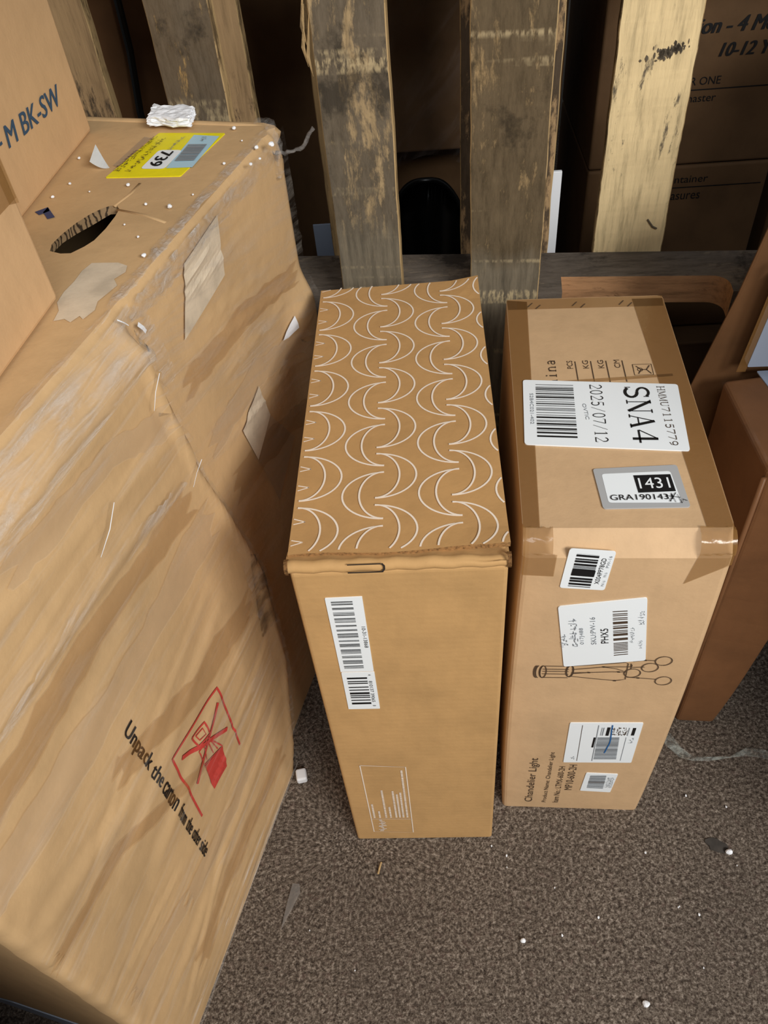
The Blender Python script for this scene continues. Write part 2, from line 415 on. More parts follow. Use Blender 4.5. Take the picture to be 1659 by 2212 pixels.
def blob(loc, size, seed=0, squash=.6):
    bm = bmesh.new(); bmesh.ops.create_icosphere(bm, subdivisions=2, radius=1); r = random.Random(seed)
    k = [Vector((r.uniform(-1, 1), r.uniform(-1, 1), r.uniform(-1, 1))) for _ in range(4)]
    for v in bm.verts:
        s = 1 + .22 * sum(math.sin(3 * v.co.dot(q)) for q in k) / 2
        v.co = Vector(loc) + Vector((v.co.x * size[0], v.co.y * size[1], v.co.z * size[2])) * s
    return bm
def tube(pts, r, n=8, flatten=1.0):
    bm = bmesh.new(); rings = []
    for i, p in enumerate(pts):
        a = Vector(pts[max(0, i - 1)]); b = Vector(pts[min(len(pts) - 1, i + 1)]); d = (b - a).normalized()
        x = d.cross(Vector((0, 0, 1))); x = x.normalized() if x.length > .1 else Vector((1, 0, 0)); y = d.cross(x)
        rr = r[i] if isinstance(r, (list, tuple)) else r
        rings.append([bm.verts.new(Vector(p) + x * rr * math.cos(2 * math.pi * k / n) + y * rr * flatten * math.sin(2 * math.pi * k / n)) for k in range(n)])
    for A, B in zip(rings, rings[1:]):
        for k in range(n): bm.faces.new((A[k], A[(k + 1) % n], B[(k + 1) % n], B[k]))
    bm.faces.new(rings[0][::-1]); bm.faces.new(rings[-1]); return bm

# ---------------------------------------------------------------- setting
bm = bmesh.new(); bmesh.ops.create_grid(bm, x_segments=1, y_segments=1, size=3.0)
bmesh.ops.translate(bm, verts=bm.verts, vec=(0, 0, 0))
struct(obj('floor', bm, M['carpet']))
struct(simple_box('wall_back', ((0, 0, 0), 0), (-3, 2.3, 0, 3, 2.4, 2.9), M['wall'], bev=0))

# ================================================================ patterned carton (middle)
T = thing('patterned_carton', 'tall narrow kraft carton with white crescent outlines on its lid, in the middle', 'cardboard box', (.09, .208, 0))
body = simple_box('body', ((0, 0, 0), 0), (0, 0, 0, .1795, .414, .576), M['kraft'], T, bev=.0035, big=(lambda c: c.y < .01 and c.z > .5, .007))
# lid panel: raw front edge stops short of the rolled front
bm = bmesh.new(); nx, ny = 12, 20
def lidz(x, y):  # slight lift at the raw front edge and the back right corner
    return .0035 * max(0, 1 - (y - .012) / .03) * (.3 + .7 * max(0, (x - .11) / .07)) + .004 * max(0, (x - .15) / .03) * max(0, (y - .38) / .04)
def lid_edge_y(x): return .0125 + .0012 * math.sin(x * 60) + (.004 * max(0, (x - .12) / .06))
def lp(i, j, z):
    x = -.001 + .183 * i / nx; y0 = lid_edge_y(x); y = y0 + (.4165 + .006 * x / .18 - y0) * j / ny
    return Vector((x, y, z + lidz(x, y)))
G = [[[bm.verts.new(lp(i, j, z)) for j in range(ny + 1)] for i in range(nx + 1)] for z in (.5765, .5815)]
for i in range(nx):
    for j in range(ny):
        bm.faces.new((G[1][i][j], G[1][i + 1][j], G[1][i + 1][j + 1], G[1][i][j + 1]))
        bm.faces.new((G[0][i][j], G[0][i][j + 1], G[0][i + 1][j + 1], G[0][i + 1][j]))
for i in range(nx):
    f = bm.faces.new((G[0][i][0], G[0][i + 1][0], G[1][i + 1][0], G[1][i][0])); f.material_index = 1
    bm.faces.new((G[0][i + 1][ny], G[0][i][ny], G[1][i][ny], G[1][i + 1][ny]))
for j in range(ny):
    bm.faces.new((G[0][0][j + 1], G[0][0][j], G[1][0][j], G[1][0][j + 1]))
    bm.faces.new((G[0][nx][j], G[0][nx][j + 1], G[1][nx][j + 1], G[1][nx][j]))
lid = obj('lid', bm, [M['kraft_lid'], M['edge']], T, 'lid with rows of white crescent outlines')
# crescents
fr = Frame((0, 0, .5815), (1, 0, 0), (0, 1, 0), fn=lambda a, b: lidz(a, b))
ink = Ink(fr, .0005)
def crescent(x, yc, sgn, hh=.0283):
    for amp, e in ((.0365, 1.0), (.0215, 1.0)):
        pts = []
        for i in range(29):
            t = -90 + 180 * i / 28
            pts.append((x + sgn * amp * math.cos(math.radians(t)) ** e, yc + hh * math.sin(math.radians(t))))
        ink.line(pts, .0017, M['ink_white'], off=.0005 if amp > .03 else .0009, clip=(.0002, .0150, .1805, .4175))
for k in range(-3, 5):
    yd = .1676 + .0651 * k; yc = .1430 + .0651 * k
    for x in (.0028, .0700, .1370): crescent(x, yd, 1)
    for x in (.0775, .1449, .2120): crescent(x, yc, -1)
    for z in ((.0006, .0104), (.0006, -.0031)):
        s = 1 if z[1] > 0 else -1
        a, b, c_ = (.0006, yd + .0155 * s), (.0105, yd + .0118 * s), (.0006, yd + .0092 * s)
        ink.line([a, b], .0011, M['ink_white'], clip=(0, .015, .18, .417)); ink.line([b, c_], .0011, M['ink_white'], clip=(0, .015, .18, .417))
        a, b, c_ = (.0006, yd + .0062 * s), (.0098, yd + .0030 * s), (.0006, yd + .0004 * s)
        if s > 0: pass
ink.done('crescent_print', lid, 'white crescent outlines')
# rolled front flap, with its slot and ears
bm = bmesh.new(); prof = []
for i in range(13):
    t = math.radians(-55 + 190 * i / 12); prof.append((.0050 - .0058 * math.cos(t), .5765 + .0055 * math.sin(t)))
prof.append((.0200, .5778))
rows = []
for i in range(25):
    x = -.0025 + .1835 * i / 24; w = .0006 * math.sin(i * 1.7); sag = .0035 * max(0, (x - .12) / .06) ** 2
    rows.append([bm.verts.new((x, y - .0004 + w * .5, z + w - (sag if k > 6 else 0))) for k, (y, z) in enumerate(prof)])
for A, B in zip(rows, rows[1:]):
    for k in range(len(prof) - 1): bm.faces.new((A[k], B[k], B[k + 1], A[k + 1]))
flap = obj('front_flap', bm, M['kraft'], T, 'rolled front flap tucked under the lid edge', smooth=True)
bm = prism([(.048, -.0022, .5735), (.0785, -.0022, .5735), (.0785, .004, .5735), (.048, .004, .5735)],
           [(.048, -.0012, .5855), (.0785, -.0012, .5855), (.0785, .005, .5855), (.048, .005, .5855)])
bm.free()
fl = Frame((0, -.0012, .5775), (1, 0, 0), (0, 0, 1))
s = Ink(Frame((0, -.0016, .5800), (1, 0, 0), (0, .35, 1)), .0003)
s.line([(.0490, -.0045), (.0770, -.0045)], .0012, M['inside']); s.line([(.0490, .0030), (.0765, .0030)], .0010, M['inside'])
s.line([(.0770, -.0048), (.0790, -.002), (.0790, .001), (.0770, .0034)], .0016, M['inside'])
s.done('flap_slot', flap, 'dark cut slot in the rolled flap')
for nm, x in (('left', -.0015), ('right', .1800)):
    pts = [(x, .0035 + .006 * math.cos(t * .55), .5775 + .0075 * math.sin(t * .55)) for t in range(-3, 9)]
    bm = bmesh.new(); P = []
    for (a, y, z) in pts: P.append((bm.verts.new((a - .0016, y, z)), bm.verts.new((a + .0016, y, z))))
    for (a, b), (c2, d2) in zip(P, P[1:]): bm.faces.new((a, b, d2, c2))
    bmesh.ops.solidify(bm, geom=bm.faces[:], thickness=.0012)
    obj('corner_ear', bm, M['edge'], T, 'curled end of the rolled flap')
front = Frame((0, 0, 0), (1, 0, 0), (0, 0, 1))
L = label(T, front, [(.0254, .4223), (.0572, .4223), (.0572, .5400), (.0252, .5394)], M['paper'], 'barcode_label', 'long white barcode sticker', r=.0008)
k = Ink(front, .0012)
rnd = random.Random(3)
z = .5345
while z > .4285:
    for _ in range(rnd.choice((2, 3, 3, 4))):
        t = rnd.choice((.0006, .0009, .0012)); k.rect(.0298, z - t, .0484, z, M['ink']); z -= t + rnd.choice((.0006, .0008, .0011))
    z -= .0032
k.text('10-31-13868', (.0525, .4965), (0, -1), .0335, .0034, M['ink']); k.f = front
k.done('barcode_print', L)
L = label(T, front, [(.0254, .3512), (.0576, .3508), (.0576, .4206), (.0258, .4206)], M['paper'], 'barcode_label', 'short white barcode sticker below the long one', r=.0008)
k = Ink(front, .0012); k.bars([(.0302, .3610), (.0498, .3610), (.0498, .4120), (.0302, .4120)], 13, M['ink'], 5, fill=.5)
k.text('810137 39065', (.0508, .4050), (0, -1), .040, .0034, M['ink']); k.text('4', (.0510, .4170), (0, -1), .002, .003, M['ink']); k.text('8', (.0510, .3585), (0, -1), .002, .003, M['ink'])
k.done('barcode_print', L)
k = Ink(front, .0006); wt = M['ink_white']
for pts in ([(.0243, .2220), (.0762, .2160), (.0760, .0240), (.0244, .0280), (.0243, .2220)],): k.line(pts, .0013, wt)
k.line([(.0244, .0700), (.0760, .0680)], .0008, wt)
for a, top in ((.0290, .115), (.0360, .094), (.0440, .155), (.0500, .106), (.0570, .152), (.0615, .143), (.0660, .148), (.0710, .208)):
    rr = random.Random(int(a * 1e5)); b = .073
    while b < top:
        l = rr.uniform(.0015, .004); k.rect(a - .0013, b, a + .0011, min(top, b + l), wt); b += l + rr.uniform(.0004, .0009)
rr = random.Random(4)
for i in range(16): k.rect(.031 + rr.uniform(0, .006), .030 + .0024 * i, .037 + rr.uniform(0, .006), .0315 + .0024 * i, wt)
k.done('address_panel_print', T, 'white printed address panel near the bottom')

# ================================================================ right carton
RA = -.0502; ox, oy = .196873, .042960; RW, RD, RH = .17939, .37836, .5523
ca, sa = math.cos(RA), math.sin(RA)
def rw(a, b, z): return Vector((ox + a * ca - b * sa, oy + a * sa + b * ca, z))
T = thing('labelled_carton', 'tall kraft carton with taped corners and many white shipping labels, right of middle', 'cardboard box', rw(RW / 2, RD / 2, 0))
bm = bmesh.new()
N = 26
# ring cross-sections going up, with a slight belly and softly rounded corners
def sect(z, gro, rz):
    r = .006; x0, x1, y0, y1 = -gro, RW + gro, -gro * .6, RD; pts = []
    for cx, cy, a0 in ((x1 - r, y0 + r, -90), (x1 - r, y1 - r, 0), (x0 + r, y1 - r, 90), (x0 + r, y0 + r, 180)):
        for q in range(4):
            t = math.radians(a0 + 90 * q / 3); pts.append((cx + r * math.cos(t), cy + r * math.sin(t)))
    return pts
rings = []
for i in range(N + 1):
    t = i / N; z = t * (RH - .0)
    g = .0035 * math.sin(math.pi * t) ** .8
    pts = sect(z, g, 0); ring = []
    rr = .016
    for (a, b) in pts:
        zz = z
        # rounded front top edge
        d = RH - z
        if d < rr: b = b if b > .05 else b + (rr - math.sqrt(max(0, rr * rr - (rr - d) ** 2)))
        ring.append(bm.verts.new(rw(a, b, zz)))
    rings.append(ring)
for A, B in zip(rings, rings[1:]):
    for q in range(len(A)): bm.faces.new((A[q], A[(q + 1) % len(A)], B[(q + 1) % len(A)], B[q]))
bm.faces.new(rings[0][::-1]); bm.faces.new(rings[-1])
bmesh.ops.recalc_face_normals(bm, faces=bm.faces)
body = obj('body', bm, M['kraft_right'], T)
top = Frame(rw(0, 0, RH), (ca, sa, 0), (-sa, ca, 0)); RF = Frame(rw(0, 0, 0), (ca, sa, 0), (0, 0, 1), fn=lambda a, b: .0021 * math.sin(math.pi * min(1, max(0, b / RH))) ** .8)
def tape(fr, q, mat, lab=None, cuts=6, off=.0006, parent=None):
    k = Ink(fr, off); k.poly(q, mat, cuts=cuts); return k.done('packing_tape', parent or T, lab)
tape(top, [(.0005, .016), (.0150, .016), (.0240, .372), (.0005, .376)], M['tape_dark'], 'brown tape along the left top edge')
tape(top, [(.1560, .016), (.1790, .016), (.1790, .372), (.1440, .372)], M['tape_dark'], 'brown tape along the right top edge')
tape(top, [(.0015, .3560), (.1770, .3560), (.1790, .3770), (.0005, .3770)], M['tape'], 'crumpled tape across the back top edge')
tape(top, [(.030, .2130), (.165, .2260), (.165, .2300), (.030, .2200)], M['tape'], 'thin strip of tape beside the big label')
tape(RF, [(.0005, .5080), (.0290, .5060), (.0300, .5360), (.0005, .5370)], M['tape'], 'square tape patch under the front left corner')
tape(RF, [(.1440, .4960), (.1795, .5230), (.1790, .5380), (.1500, .5360)], M['tape'], 'torn tape patch under the front right corner')
# tape that bends round the front edge, gathered and shiny at the two corners
for a0, a1 in ((.0, .026), (.150, .1797)):
    bm = bmesh.new(); P = []; rnd = random.Random(int(a0 * 1000) + 2)
    for i in range(11):
        row = []
        for j in range(13):
            t = math.radians(90 * j / 12); rr = .0172; a = a0 + (a1 - a0) * i / 10
            w = rnd.uniform(-.0009, .0009)
            row.append(bm.verts.new(rw(a, .016 - rr * math.sin(t) * 1.0 + w * .3, RH - .016 + rr * math.cos(t) + w)))
        P.append(row)
    for A, B in zip(P, P[1:]):
        for j in range(12): bm.faces.new((A[j], A[j + 1], B[j + 1], B[j]))
    bmesh.ops.recalc_face_normals(bm, faces=bm.faces)
    obj('packing_tape', bm, M['tape'], T, 'crinkled shiny tape over the front corner', smooth=True)
k = Ink(top, .0010)
for a in (.024, .075, .128):
    k.line([(a, .3600), (a + .006, .3685)], .0012, M['ink_soft']); k.line([(a + .009, .3560), (a + .015, .3640)], .0012, M['ink_soft'])
    k.done('dash_mark', T, 'pair of small dark dashes by the back edge'); k = Ink(top, .0010)
# the print on the lid
k = Ink(top, .0005); soft = M['ink_soft']
k.text('hina', (.0470, .2140), (0, 1), .0460, .0120, soft, serif=True); k.done('country_print', T, 'brown serif letters hina beside the big label'); k = Ink(top, .0005)
for i, (s_, b0) in enumerate((('PCS', .0590), ('KG', .0754), ('KG', .0913), ('CM', .1081))):
    k.text(s_, (b0 + .0062, .2418), (0, 1), .0140, .0060, soft)
    k.line([(b0 + .0092, .2180), (b0 + .0090, .2545)], .0010, soft)
k.done('weight_print', T, 'brown printed units PCS, KG, KG, CM with lines'); k = Ink(top, .0005)
k.line([(.1269, .2470), (.1462, .2471), (.1460, .2290), (.1267, .2287), (.1269, .2470)], .0008, soft)
k.line([(.1310, .2310), (.1345, .2380), (.1300, .2440)], .0012, soft); k.line([(.1345, .2380), (.1400, .2380)], .0012, soft)
k.line([(.1440, .2310), (.1400, .2380), (.1440, .2450)], .0012, soft); k.line(arcp(.1335, .2380, .0025, .003, 0, 360), .0007, soft)
k.done('handling_symbol', T, 'small boxed handling symbol')
# big label
L = label(T, top, [(.0112, .2232), (.0075, .1231), (.1600, .1112), (.1665, .2110)], M['paper'], 'shipping_label', 'large white label reading SNA4', r=.0035, off=.0012)
k = Ink(top, .0020)
k.bars([(.0239 - .0036, .1330), (.0585, .1305), (.0619, .2131), (.0239, .2156)], 46, M['ink'], 11, fill=.42)
u = Vector((-.0036, -.1)).normalized()
k.text('SNA4', (.1125, .2090), (-.028, -1), .0890, .0235, M['ink'], serif=True)
k.text('2025/07/12', (.0785, .2130), (-.04, -1), .0900, .0120, M['ink'], serif=True)
k.text('HMMU7115779', (.1450, .2080), (-.02, -1), .0910, .0075, M['ink_soft'], serif=True)
k.text('OVTIC', (.0680, .1820), (.05, -1), .0245, .0036, M['ink_grey'])
k.text('S2B4C021-402', (.0170, .2000), (-.04, -1), .0480, .0035, M['ink_grey'])
k.done('label_print', L, 'black serif print with a barcode')
# number label
L = label(T, top, [(.0681, .0883), (.0716, .0376), (.1468, .0393), (.1444, .0928)], M['paper_grey'], 'number_label', 'grey bordered label reading 1431', r=.003, off=.0010)
k = Ink(top, .0016); k.poly(rounded([(.0752, .0812), (.0771, .0447), (.1402, .0443), (.1371, .0843)], .003), M['paper'])
k.off = .0020; k.poly([(.1033, .0786), (.1047, .0564), (.1375, .0581), (.1363, .0798)], M['ink'])
k.off = .0024; k.text('1431', (.1068, .0612), (1, .03), .0270, .0135, M['paper'])
k.text('GRA1901431', (.0792, .0468), (1, .02), .0545, .0068, M['ink'])
k.line([(.1280, .0540), (.1310, .0450), (.1330, .0560), (.1350, .0440), (.1380, .0540), (.1400, .0430), (.1420, .0480), (.1450, .0460)], .0008, M['ink'])
k.line([(.1290, .0520), (.1400, .0500)], .0007, M['ink']); k.line([(.1300, .0450), (.1370, .0560)], .0007, M['ink'])
k.done('label_print', L, 'white number on black block over a code')
# front labels
L = label(T, RF, [(.0356, .4902), (.0761, .4868), (.0797, .5406), (.0399, .5445)], M['paper'], 'shipping_label', 'small white label below the front edge', r=.003)
k = Ink(RF, .0013); k.bars([(.0429, .4932), (.0629, .4909), (.0661, .5360), (.0466, .5385)], 22, M['ink'], 21, fill=.6)
k.poly([(.0440, .5090), (.0645, .5065), (.0652, .5150), (.0448, .5172)], M['ink'])
k.text('X004PP78GD', (.0660, .4990), (.08, 1), .0330, .0042, M['ink_soft']) if False else k.text('X004PP78GD', (.0700, .4960), (.08, 1), .0360, .0042, M['ink'])
for i, w_ in enumerate((.010, .008, .020)): k.text('PW-16', (.0748 + .0006 * i, .4930 + .013 * i), (.08, 1), w_ * .8, .0026, M['ink_grey'])
k.done('label_print', L)
L = label(T, RF, [(.0508, .3591), (.1307, .3729), (.1159, .4766), (.0365, .4619)], M['paper'], 'shipping_label', 'square white label tilted on the front', r=.003, off=.0008)
k = Ink(RF, .0016); k.bars([(.0985, .3813), (.1118, .3841), (.1009, .4575), (.0876, .4560)], 26, M['ink_soft'], 31, fill=.5)
u = (-.145, 1)
k.text('PHX5', (.0905, .4035), u, .0250, .0072, M['ink']); k.text('SKU:PW-16', (.0790, .4010), u, .0460, .0050, M['ink_grey'])
k.text('017J488', (.0680, .4010), u, .0280, .0046, M['ink_grey'])
rr = random.Random(8)
def glyphs(p, u, n, s, mat):   # tiny illegible characters
    u = Vector(u).normalized(); v = Vector((-u.y, u.x)); p = Vector(p)
    for i in range(n):
        for _ in range(5):
            a = p + u * (i * s * 1.15 + rr.uniform(0, s * .9)) + v * rr.uniform(0, s); d = (u if rr.random() < .5 else v) * s * rr.uniform(.4, .8)
            k.line([a[:], (a + d)[:]], s * .12, mat)
glyphs((.0625, .3970), u, 7, .0060, M['ink_grey']); glyphs((.0520, .3960), u, 4, .0045, M['ink_grey'])
glyphs((.1200, .4330), u, 6, .0034, M['ink_grey']); glyphs((.1240, .3950), u, 5, .0024, M['ink_grey']); glyphs((.1150, .4050), u, 8, .0028, M['ink_grey'])
k.done('label_print', L)
L = label(T, RF, [(.0695, .1410), (.1503, .1449), (.1490, .2446), (.0683, .2410)], M['paper'], 'shipping_label', 'white label with a blue pen stroke, low on the front', r=.002, off=.0006)
k = Ink(RF, .0013); k.bars([(.1046, .1521), (.1312, .1536), (.1275, .2096), (.1029, .2083)], 42, M['ink_grey'], 41, fill=.75)
k.line([(.0828, .2366), (.0852, .1465)], .0006, M['ink_soft']); k.line([(.1008, .2374), (.1031, .1475)], .0010, M['ink_grey']); k.line([(.1350, .2100), (.1365, .1500)], .0006, M['ink_grey'])
k.rect(.0985, .1830, .1008, .2080, M['ink'])
rr = random.Random(9)
k.rect(.1110, .2130, .1145, .2330, M['ink']); k.rect(.1395, .2150, .1430, .2330, M['ink']); k.rect(.1050, .2130, .1057, .2320, M['ink_grey']); k.rect(.1068, .2130, .1080, .2320, M['ink_grey']); k.rect(.1350, .2140, .1360, .2330, M['ink_grey'])
for i in range(3):
    for j in range(26):
        a = .1160 + .0062 * i + rr.uniform(0, .0052); b = .2135 + rr.uniform(0, .018); k.rect(a, b, a + .0007, b + .0020, M['ink_soft'])
k.line([(.1160, .2390), (.1165, .2250), (.1180, .2050), (.1180, .1950), (.1150, .1700)], .0014, M['pen'], off=.0017)
glyphs((.0820, .1500), (0, 1), 2, .0036, M['ink_grey']); glyphs((.1440, .1950), (0, 1), 4, .0030, M['ink_grey'])
k.done('label_print', L)
L = label(T, RF, [(.0981, .0597), (.1367, .0573), (.1393, .1116), (.1003, .1128)], M['paper'], 'shipping_label', 'smallest white label, near the bottom', r=.002)
k = Ink(RF, .0013); k.bars([(.1056, .0693), (.1262, .0682), (.1258, .1074), (.1061, .1061)], 26, M['ink_grey'], 51, fill=.75)
k.rect(.1058, .0850, .1260, .0895, M['ink_soft'])
for a in (.1290, .1320, .1345): glyphs((a + .002, .0720), (0, 1), 10, .0026, M['ink_grey'])
k.done('label_print', L)
# line drawing of the lamp and the printed words
k = Ink(RF, .0009); w1 = .0009
for a in (.0222, .0240, .0285): k.line(arcp(a + .002, .348, .003, .0115, 90, 270), .0012, soft)
k.line(arcp(.0305, .348, .0035, .0115, 0, 360, 20), .0010, soft)
for b in (.3590, .3530, .3490, .3440, .3370): k.line([(.0300, b), (.0570, b + .0002)], w1, soft)
k.line(arcp(.0580, .3500, .0035, .0110, 0, 360, 20), .0016, soft)
for pts in ([(.061, .360), (.085, .3635), (.112, .3680), (.115, .3660), (.1160, .3360), (.110, .3340), (.106, .3331)],
            [(.060, .3400), (.085, .3360), (.106, .3331)], [(.060, .3530), (.092, .3590), (.118, .3600)], [(.060, .3470), (.078, .3480), (.100, .3500), (.116, .3500)],
            [(.060, .3450), (.078, .3480)], [(.090, .3590), (.104, .3560), (.112, .3520)], [(.119, .3640), (.119, .3590), (.122, .3590), (.132, .3600)],
            [(.119, .3700), (.131, .3725), (.141, .3720)], [(.117, .3400), (.129, .3390), (.147, .3370)], [(.118, .3660), (.119, .3560)]):
    k.line(pts, w1, soft)
for a, b in ((.1490, .3715), (.1375, .3590), (.1215, .3480), (.1550, .3340)): k.line(arcp(a, b, .0082, .0080, 0, 360, 22), .0010, soft)
for a, b in ((.092, .359), (.078, .348), (.106, .333), (.131, .3725), (.129, .339), (.108, .350)): k.rect(a - .002, b - .001, a + .001, b + .001, M['ink'])
k.done('lamp_drawing', T, 'printed line drawing of a hanging lamp')
k = Ink(RF, .0006)
k.text('Chandelier Light', (.0420, .0185), (0, 1), .1310, .0130, soft); k.text('Product Name: Chandelier Light', (.0590, .0185), (0, 1), .1480, .0070, soft)
k.text('Item No.: LTMX-600-2H', (.0735, .0185), (0, 1), .1100, .0075, soft); k.text('MP10-600-2H', (.0875, .0600), (0, 1), .0740, .0095, soft)
k.done('front_print', T, 'brown printed words running up the front')

# ================================================================ big wrapped carton on the left
P0 = Vector((-.18, -.213, 0)); dd = Vector((.25729, .96633, 0)); nn = Vector((.96633, -.25729, 0)); BH = .757
S0, S1 = -.041, .687; BW = .56
def smooth(t): t = max(0., min(1., t)); return t * t * (3 - 2 * t)
RP = [(0, .339), (.209, .396), (.383, .401), (.506, .373), (.585, .351), (.665, .340), (.757, .335)]
def ridge(z):
    for (z0, s0), (z1, s1) in zip(RP, RP[1:]):
        if z <= z1: return s0 + (s1 - s0) * max(0, (z - z0)) / (z1 - z0)
    return RP[-1][1]
CR = [((.655, .597), (.456, .642), .0030, .0035), ((.596, .645), (.443, .672), .0022, .003), ((.676, .546), (.560, .520), .0026, .004), ((.643, .585), (.45, .603), .0026, .003), ((.484, .726), (.37, .718), .0018, .003), ((.60, .700), (.42, .712), .0018, .004), ((.63, .50), (.42, .54), .002, .004), ((.316, .709), (.338, .600), .0035, .005), ((.26, .715), (.10, .722), .002, .003), ((.28, .66), (.08, .64), .0015, .004), ((.30, .47), (.02, .405), .0015, .005), ((.36, .28), (.17, .25), .002, .005), ((.34, .22), (.10, .17), .0018, .004), ((.30, .10), (.02, .06), .002, .004),
      ((.364, .336), (.258, .342), .0022, .005), ((.110, .443), (.040, .415), .002, .006), ((.100, .245), (-.02, .268), .0025, .004),
      ((.258, .342), (.070, .300), .0025, .012), ((.30, .43), (.05, .36), .002, .010), ((.35, .16), (.0, .12), .002, .012),
      ((.050, .626), (.300, .607), .0035, .008), ((.20, .56), (.0, .50), .002, .015), ((.33, .64), (.02, .70), .002, .010), ((.160, .150), (.0, .06), .002, .006), ((.10, .41), (-.03, .45), .003, .010)]
def bigD(s, z):
    near = smooth((ridge(z) + .004 - s) / .020)
    fade = smooth((BH - z) / .05)
    D = -.022 * (1 - near) + .012 * smooth((.60 - z) / .05) * smooth((s - .60) / .06) * (1 - near)
    D += .005 * math.exp(-((s - ridge(z) + .010) / .010) ** 2) * fade * smooth(z / .06)
    for (s0, z0), (s1, z1), amp, w in CR:
        vx, vz = s1 - s0, z1 - z0; L2 = vx * vx + vz * vz; t = ((s - s0) * vx + (z - z0) * vz) / L2
        if -.1 < t < 1.1:
            dist = ((s - s0) * vz - (z - z0) * vx) / math.sqrt(L2)
            e = smooth((t + .1) / .25) * smooth((1.1 - t) / .25)
            D += .7 * amp * e * (math.exp(-(dist / w) ** 2) - .8 * math.exp(-((dist - 1.6 * w) / w) ** 2))
    D += .0006 * math.sin(s * 31 + z * 9) * math.sin(z * 23 - s * 5) * fade
    D -= .021 * near * smooth((z - .728) / .029) ** .8      # slanting shoulder under the top edge
    return D
BF = Frame(P0, dd, (0, 0, 1), fn=bigD)
T = thing('wrapped_carton', 'huge kraft carton wrapped in clear stretch film, filling the left side on the floor', 'cardboard box', P0 + dd * .3 - nn * .28)
bm = bmesh.new(); NS, NZ = 130, 130
def fp(s, z):
    # crumpled far top corner, rounded edges
    D = bigD(s, z); r = .010
    if s < S0 + r: D -= r - math.sqrt(max(0, r * r - (S0 + r - s) ** 2))
    if s > S1 - r: D -= r - math.sqrt(max(0, r * r - (s - S1 + r) ** 2))
    rt = .004
    if z > BH - rt: D -= rt - math.sqrt(max(0, rt * rt - (z - BH + rt) ** 2))
    c = smooth((s - .630) / .05) * smooth((z - .70) / .05)
    D += .004 * c * math.sin(s * 300 + z * 190)
    # crushed near vertical edge
    e = smooth((S0 + .03 - s) / .03); D += .0016 * e * math.sin(z * 40) + .0012 * e * math.sin(z * 137 + 1)
    return P0 + dd * s + Vector((0, 0, z)) + nn * D
g = [[bm.verts.new(fp(S0 + (S1 - S0) * i / NS, BH * j / NZ)) for j in range(NZ + 1)] for i in range(NS + 1)]
for i in range(NS):
    for j in range(NZ): bm.faces.new((g[i][j], g[i + 1][j], g[i + 1][j + 1], g[i][j + 1]))
# back side, ends and floor side
def side(a, b, wdt):   # wall from column of verts going inward
    pass
nb = [bm.verts.new(P0 + dd * S0 - nn * BW), bm.verts.new(P0 + dd * S0 - nn * BW + Vector((0, 0, BH))),
      bm.verts.new(P0 + dd * S1 - nn * BW), bm.verts.new(P0 + dd * S1 - nn * BW + Vector((0, 0, BH)))]
bm.faces.new([nb[0], nb[1]] + [g[0][j] for j in range(NZ, -1, -1)])
bm.faces.new([nb[3], nb[2]] + [g[NS][j] for j in range(NZ + 1)])
bm.faces.new([nb[0], nb[2], nb[3], nb[1]])
bmesh.ops.recalc_face_normals(bm, faces=bm.faces)
body = obj('body', bm, M['kraft_big'], T, smooth=False)
for p in body.data.polygons:
    if len(p.vertices) == 4 and p.area < .01: p.use_smooth = True
# top panel with the hand hole cut through it
hole = [(-.197, .214), (-.186, .2085), (-.177, .208), (-.168, .218), (-.162, .228), (-.157, .248), (-.154, .270), (-.1535, .284), (-.158, .292), (-.164, .292), (-.171, .287), (-.179, .278), (-.188, .262), (-.195, .243), (-.199, .226)]
rim = [g[i][NZ] for i in range(NS + 1)]
bm = bmesh.new()
outer = [fp(S0 + (S1 - S0) * i / NS, BH) for i in range(NS + 1)] + [P0 + dd * S1 - nn * BW + Vector((0, 0, BH)), P0 + dd * S0 - nn * BW + Vector((0, 0, BH))]
ov = [bm.verts.new(p) for p in outer]; hv = [bm.verts.new((x, y, BH)) for x, y in hole]
es = [bm.edges.new((ov[i], ov[(i + 1) % len(ov)])) for i in range(len(ov))] + [bm.edges.new((hv[i], hv[(i + 1) % len(hv)])) for i in range(len(hv))]
bmesh.ops.triangle_fill(bm, edges=es, use_beauty=True, normal=(0, 0, 1))
for i in range(len(hv)):      # corrugated thickness seen in the hole
    pass
dv = [bm.verts.new((x - .002, y - .001, BH - .009 + .0015 * math.sin(i * 5))) for i, (x, y) in enumerate(hole)]
for i in range(len(hv)):
    j = (i + 1) % len(hv); f = bm.faces.new((hv[i], hv[j], dv[j], dv[i])); f.material_index = 1
bmesh.ops.recalc_face_normals(bm, faces=bm.faces)
t = NT('corrugated_cut'); wv = t.n('ShaderNodeTexWave'); wv.inputs['Scale'].default_value = 62; wv.inputs['Distortion'].default_value = 9; wv.inputs['Detail'].default_value = 4; wv.bands_direction = 'Y'
t.l(t.co, wv.inputs['Vector']); t.l(t.ramp(wv.outputs['Fac'], [(.1, lin((58, 46, 34))), (.5, lin((150, 124, 92)))]), t.b.inputs['Base Color']); M['corr'] = t.m
topp = obj('top_panel', bm, [M['kraft_big'], M['corr']], T, 'top panel with an oval hand hole')
bm = bmesh.new(); bm.faces.new([bm.verts.new((x, y, BH - .10)) for x, y in ((-.30, .12), (-.12, .12), (-.08, .36), (-.28, .38))])  # black sheet stands in for the shade inside the hollow carton
obj('hole_shade_sheet', bm, M['black'], T, 'black contents seen in the hand hole')
TF = Frame((0, 0, BH), (1, 0, 0), (0, 1, 0))
